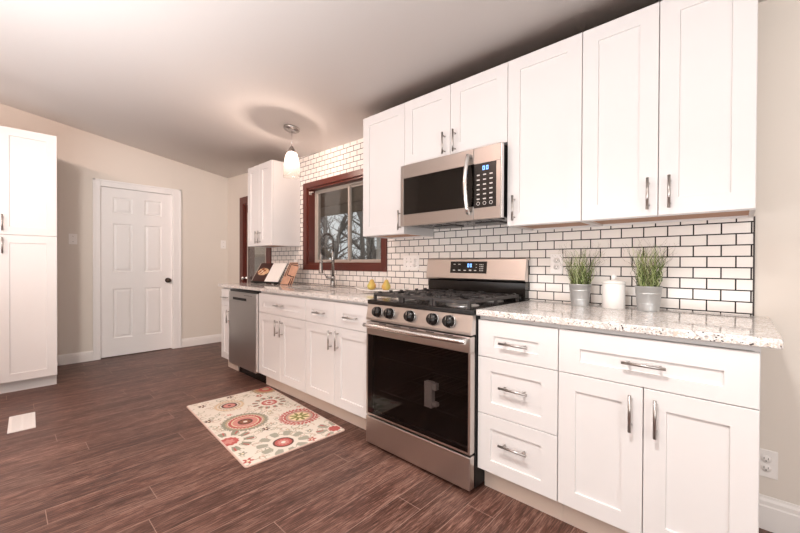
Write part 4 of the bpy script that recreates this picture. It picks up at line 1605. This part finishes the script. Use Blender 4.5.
m = MB().tube([(-2.06, 1.4, 1.35), (-2.06, 1.4, 1.20), (-2.09, 1.4, 1.15), (-2.16, 1.4, 1.12), (-2.45, 1.4, 1.08)], 0.035, 12)
m.tube([(-2.06, 1.4, 1.60), (-2.06, 1.4, 1.35)], 0.03, 12)
m.box(-2.09, -2.03, 1.37, 1.43, -0.04, 1.2)
tag(m.build('drain_pipe', M['pipew']), 'bent white pipe outside the window on the microwave side', 'pipe')
m = MB().box(-3.95, -3.02, 1.37, 1.43, 1.09, 1.17, 0.004)
m.box(-3.93, -3.87, 1.375, 1.425, -0.04, 1.09).box(-3.10, -3.04, 1.375, 1.425, -0.04, 1.09)
tag(m.build('porch_rail', M['pipew']), 'pale wooden porch rail outside the window beyond the faucet', 'railing')

m = MB()
for k in range(9):
    m.box(-7.5, -5.4, 7.6, 7.66, 1.9 + 0.16 * k, 2.0 + 0.16 * k)
for x in (-7.5, -6.5, -5.48):
    m.box(x, x + 0.08, 7.66, 7.74, -1.2, 3.4)
fo = m.build('slat_fence', M['greywood'])
tag(fo, 'tall weathered slatted wood screen among the bare trees', 'fence')


def tree(label, x, y, h, r, seed, mat, leanx=0.0):
    rnd = random.Random(seed)
    m = MB()

    def grow(p, d, L, r_, depth):
        n = 6
        pts, rs = [p.copy()], [r_]
        q = p.copy()
        dd = d.copy()
        for k in range(n):
            dd = (dd + Vector((rnd.uniform(-1, 1), rnd.uniform(-1, 1), rnd.uniform(-0.5, 0.8))) * 0.16).normalized()
            q = q + dd * L / n
            pts.append(q.copy())
            rs.append(r_ * (1 - 0.5 * (k + 1) / n))
        m.tube(pts, rs, 7 if depth == 0 else 5 if depth == 1 else 4)
        if depth < 3:
            for k in range((13, 7, 4)[depth]):
                i = rnd.randint(1, n)
                a = rnd.uniform(0, 6.28)
                nd = (dd * 0.45 + Vector((math.cos(a), math.sin(a), rnd.uniform(0.0, 0.9)))).normalized()
                grow(pts[i], nd, (L * rnd.uniform(0.2, 0.32) if depth == 0 else L * rnd.uniform(0.38, 0.6)), rs[i] * rnd.uniform(0.4, 0.62), depth + 1)
    grow(Vector((0, 0, 0)), Vector((leanx, 0, 1)).normalized(), h, r, 0)
    o = m.build('bare_tree', mat)
    o.location = (x, y, -1.22)
    tag(o, label, 'tree', 'bare winter trees outside')
    return o


tree_spots = [(-5.4, 4.0, 4.2, 0.10, 1, 'bark', 0.0), (-7.9, 4.5, 4.0, 0.11, 2, 'bark', -0.05), (-8.6, 9.0, 6, 0.15, 3, 'bark2', 0.05), (-11.3, 7.4, 5.6, 0.15, 4, 'bark', 0.0),
              (-10.8, 11.4, 7, 0.17, 5, 'bark', 0.06), (-14.2, 9.2, 6.5, 0.17, 6, 'bark2', -0.06), (-14.0, 13.2, 8, 0.2, 7, 'bark', 0.03),
              (-17.5, 15.5, 8, 0.2, 8, 'bark2', 0.0), (-18.5, 11.5, 8, 0.2, 9, 'bark', 0.0), (-21.0, 18.5, 9, 0.22, 10, 'bark2', 0.0)]
for i, (x, y, h, r, sd, mt, lx) in enumerate(tree_spots):
    tree('bare winter tree among those beyond the window glass', x, y, h, r, sd, M[mt], lx)
shd = thing('garden_shed', 'weathered grey board shed seen through the glazed back door', 'shed', (-10.2, 4.6, -1.2))
m = MB()
for k in range(16):
    m.box(-1.1 + k * 0.1375, -1.1 + k * 0.1375 + 0.130, -1.0, -0.97, 0, 2.6)
    m.box(-1.1 + k * 0.1375, -1.1 + k * 0.1375 + 0.130, 0.97, 1.0, 0, 2.6)
m.box(-1.1, 1.1, -0.969, 0.969, 0, 2.6)
m.build('wall', M['greywood'], shd)
MB().prism([(-1.25, 2.55), (0, 3.25), (1.25, 2.55), (1.25, 2.63), (0, 3.34), (-1.25, 2.63)], 'x', -1.25, 1.25).build('roof', M['soffit'], shd)
MB().prism([(-0.97, 2.6), (0.97, 2.6), (0, 3.18)], 'x', -1.09, 1.09).build('gable', M['greywood'], shd)
MB().box(0.15, 0.85, -1.03, -1.0, 0.05, 2.1).build('door', M['vinyl'], shd)
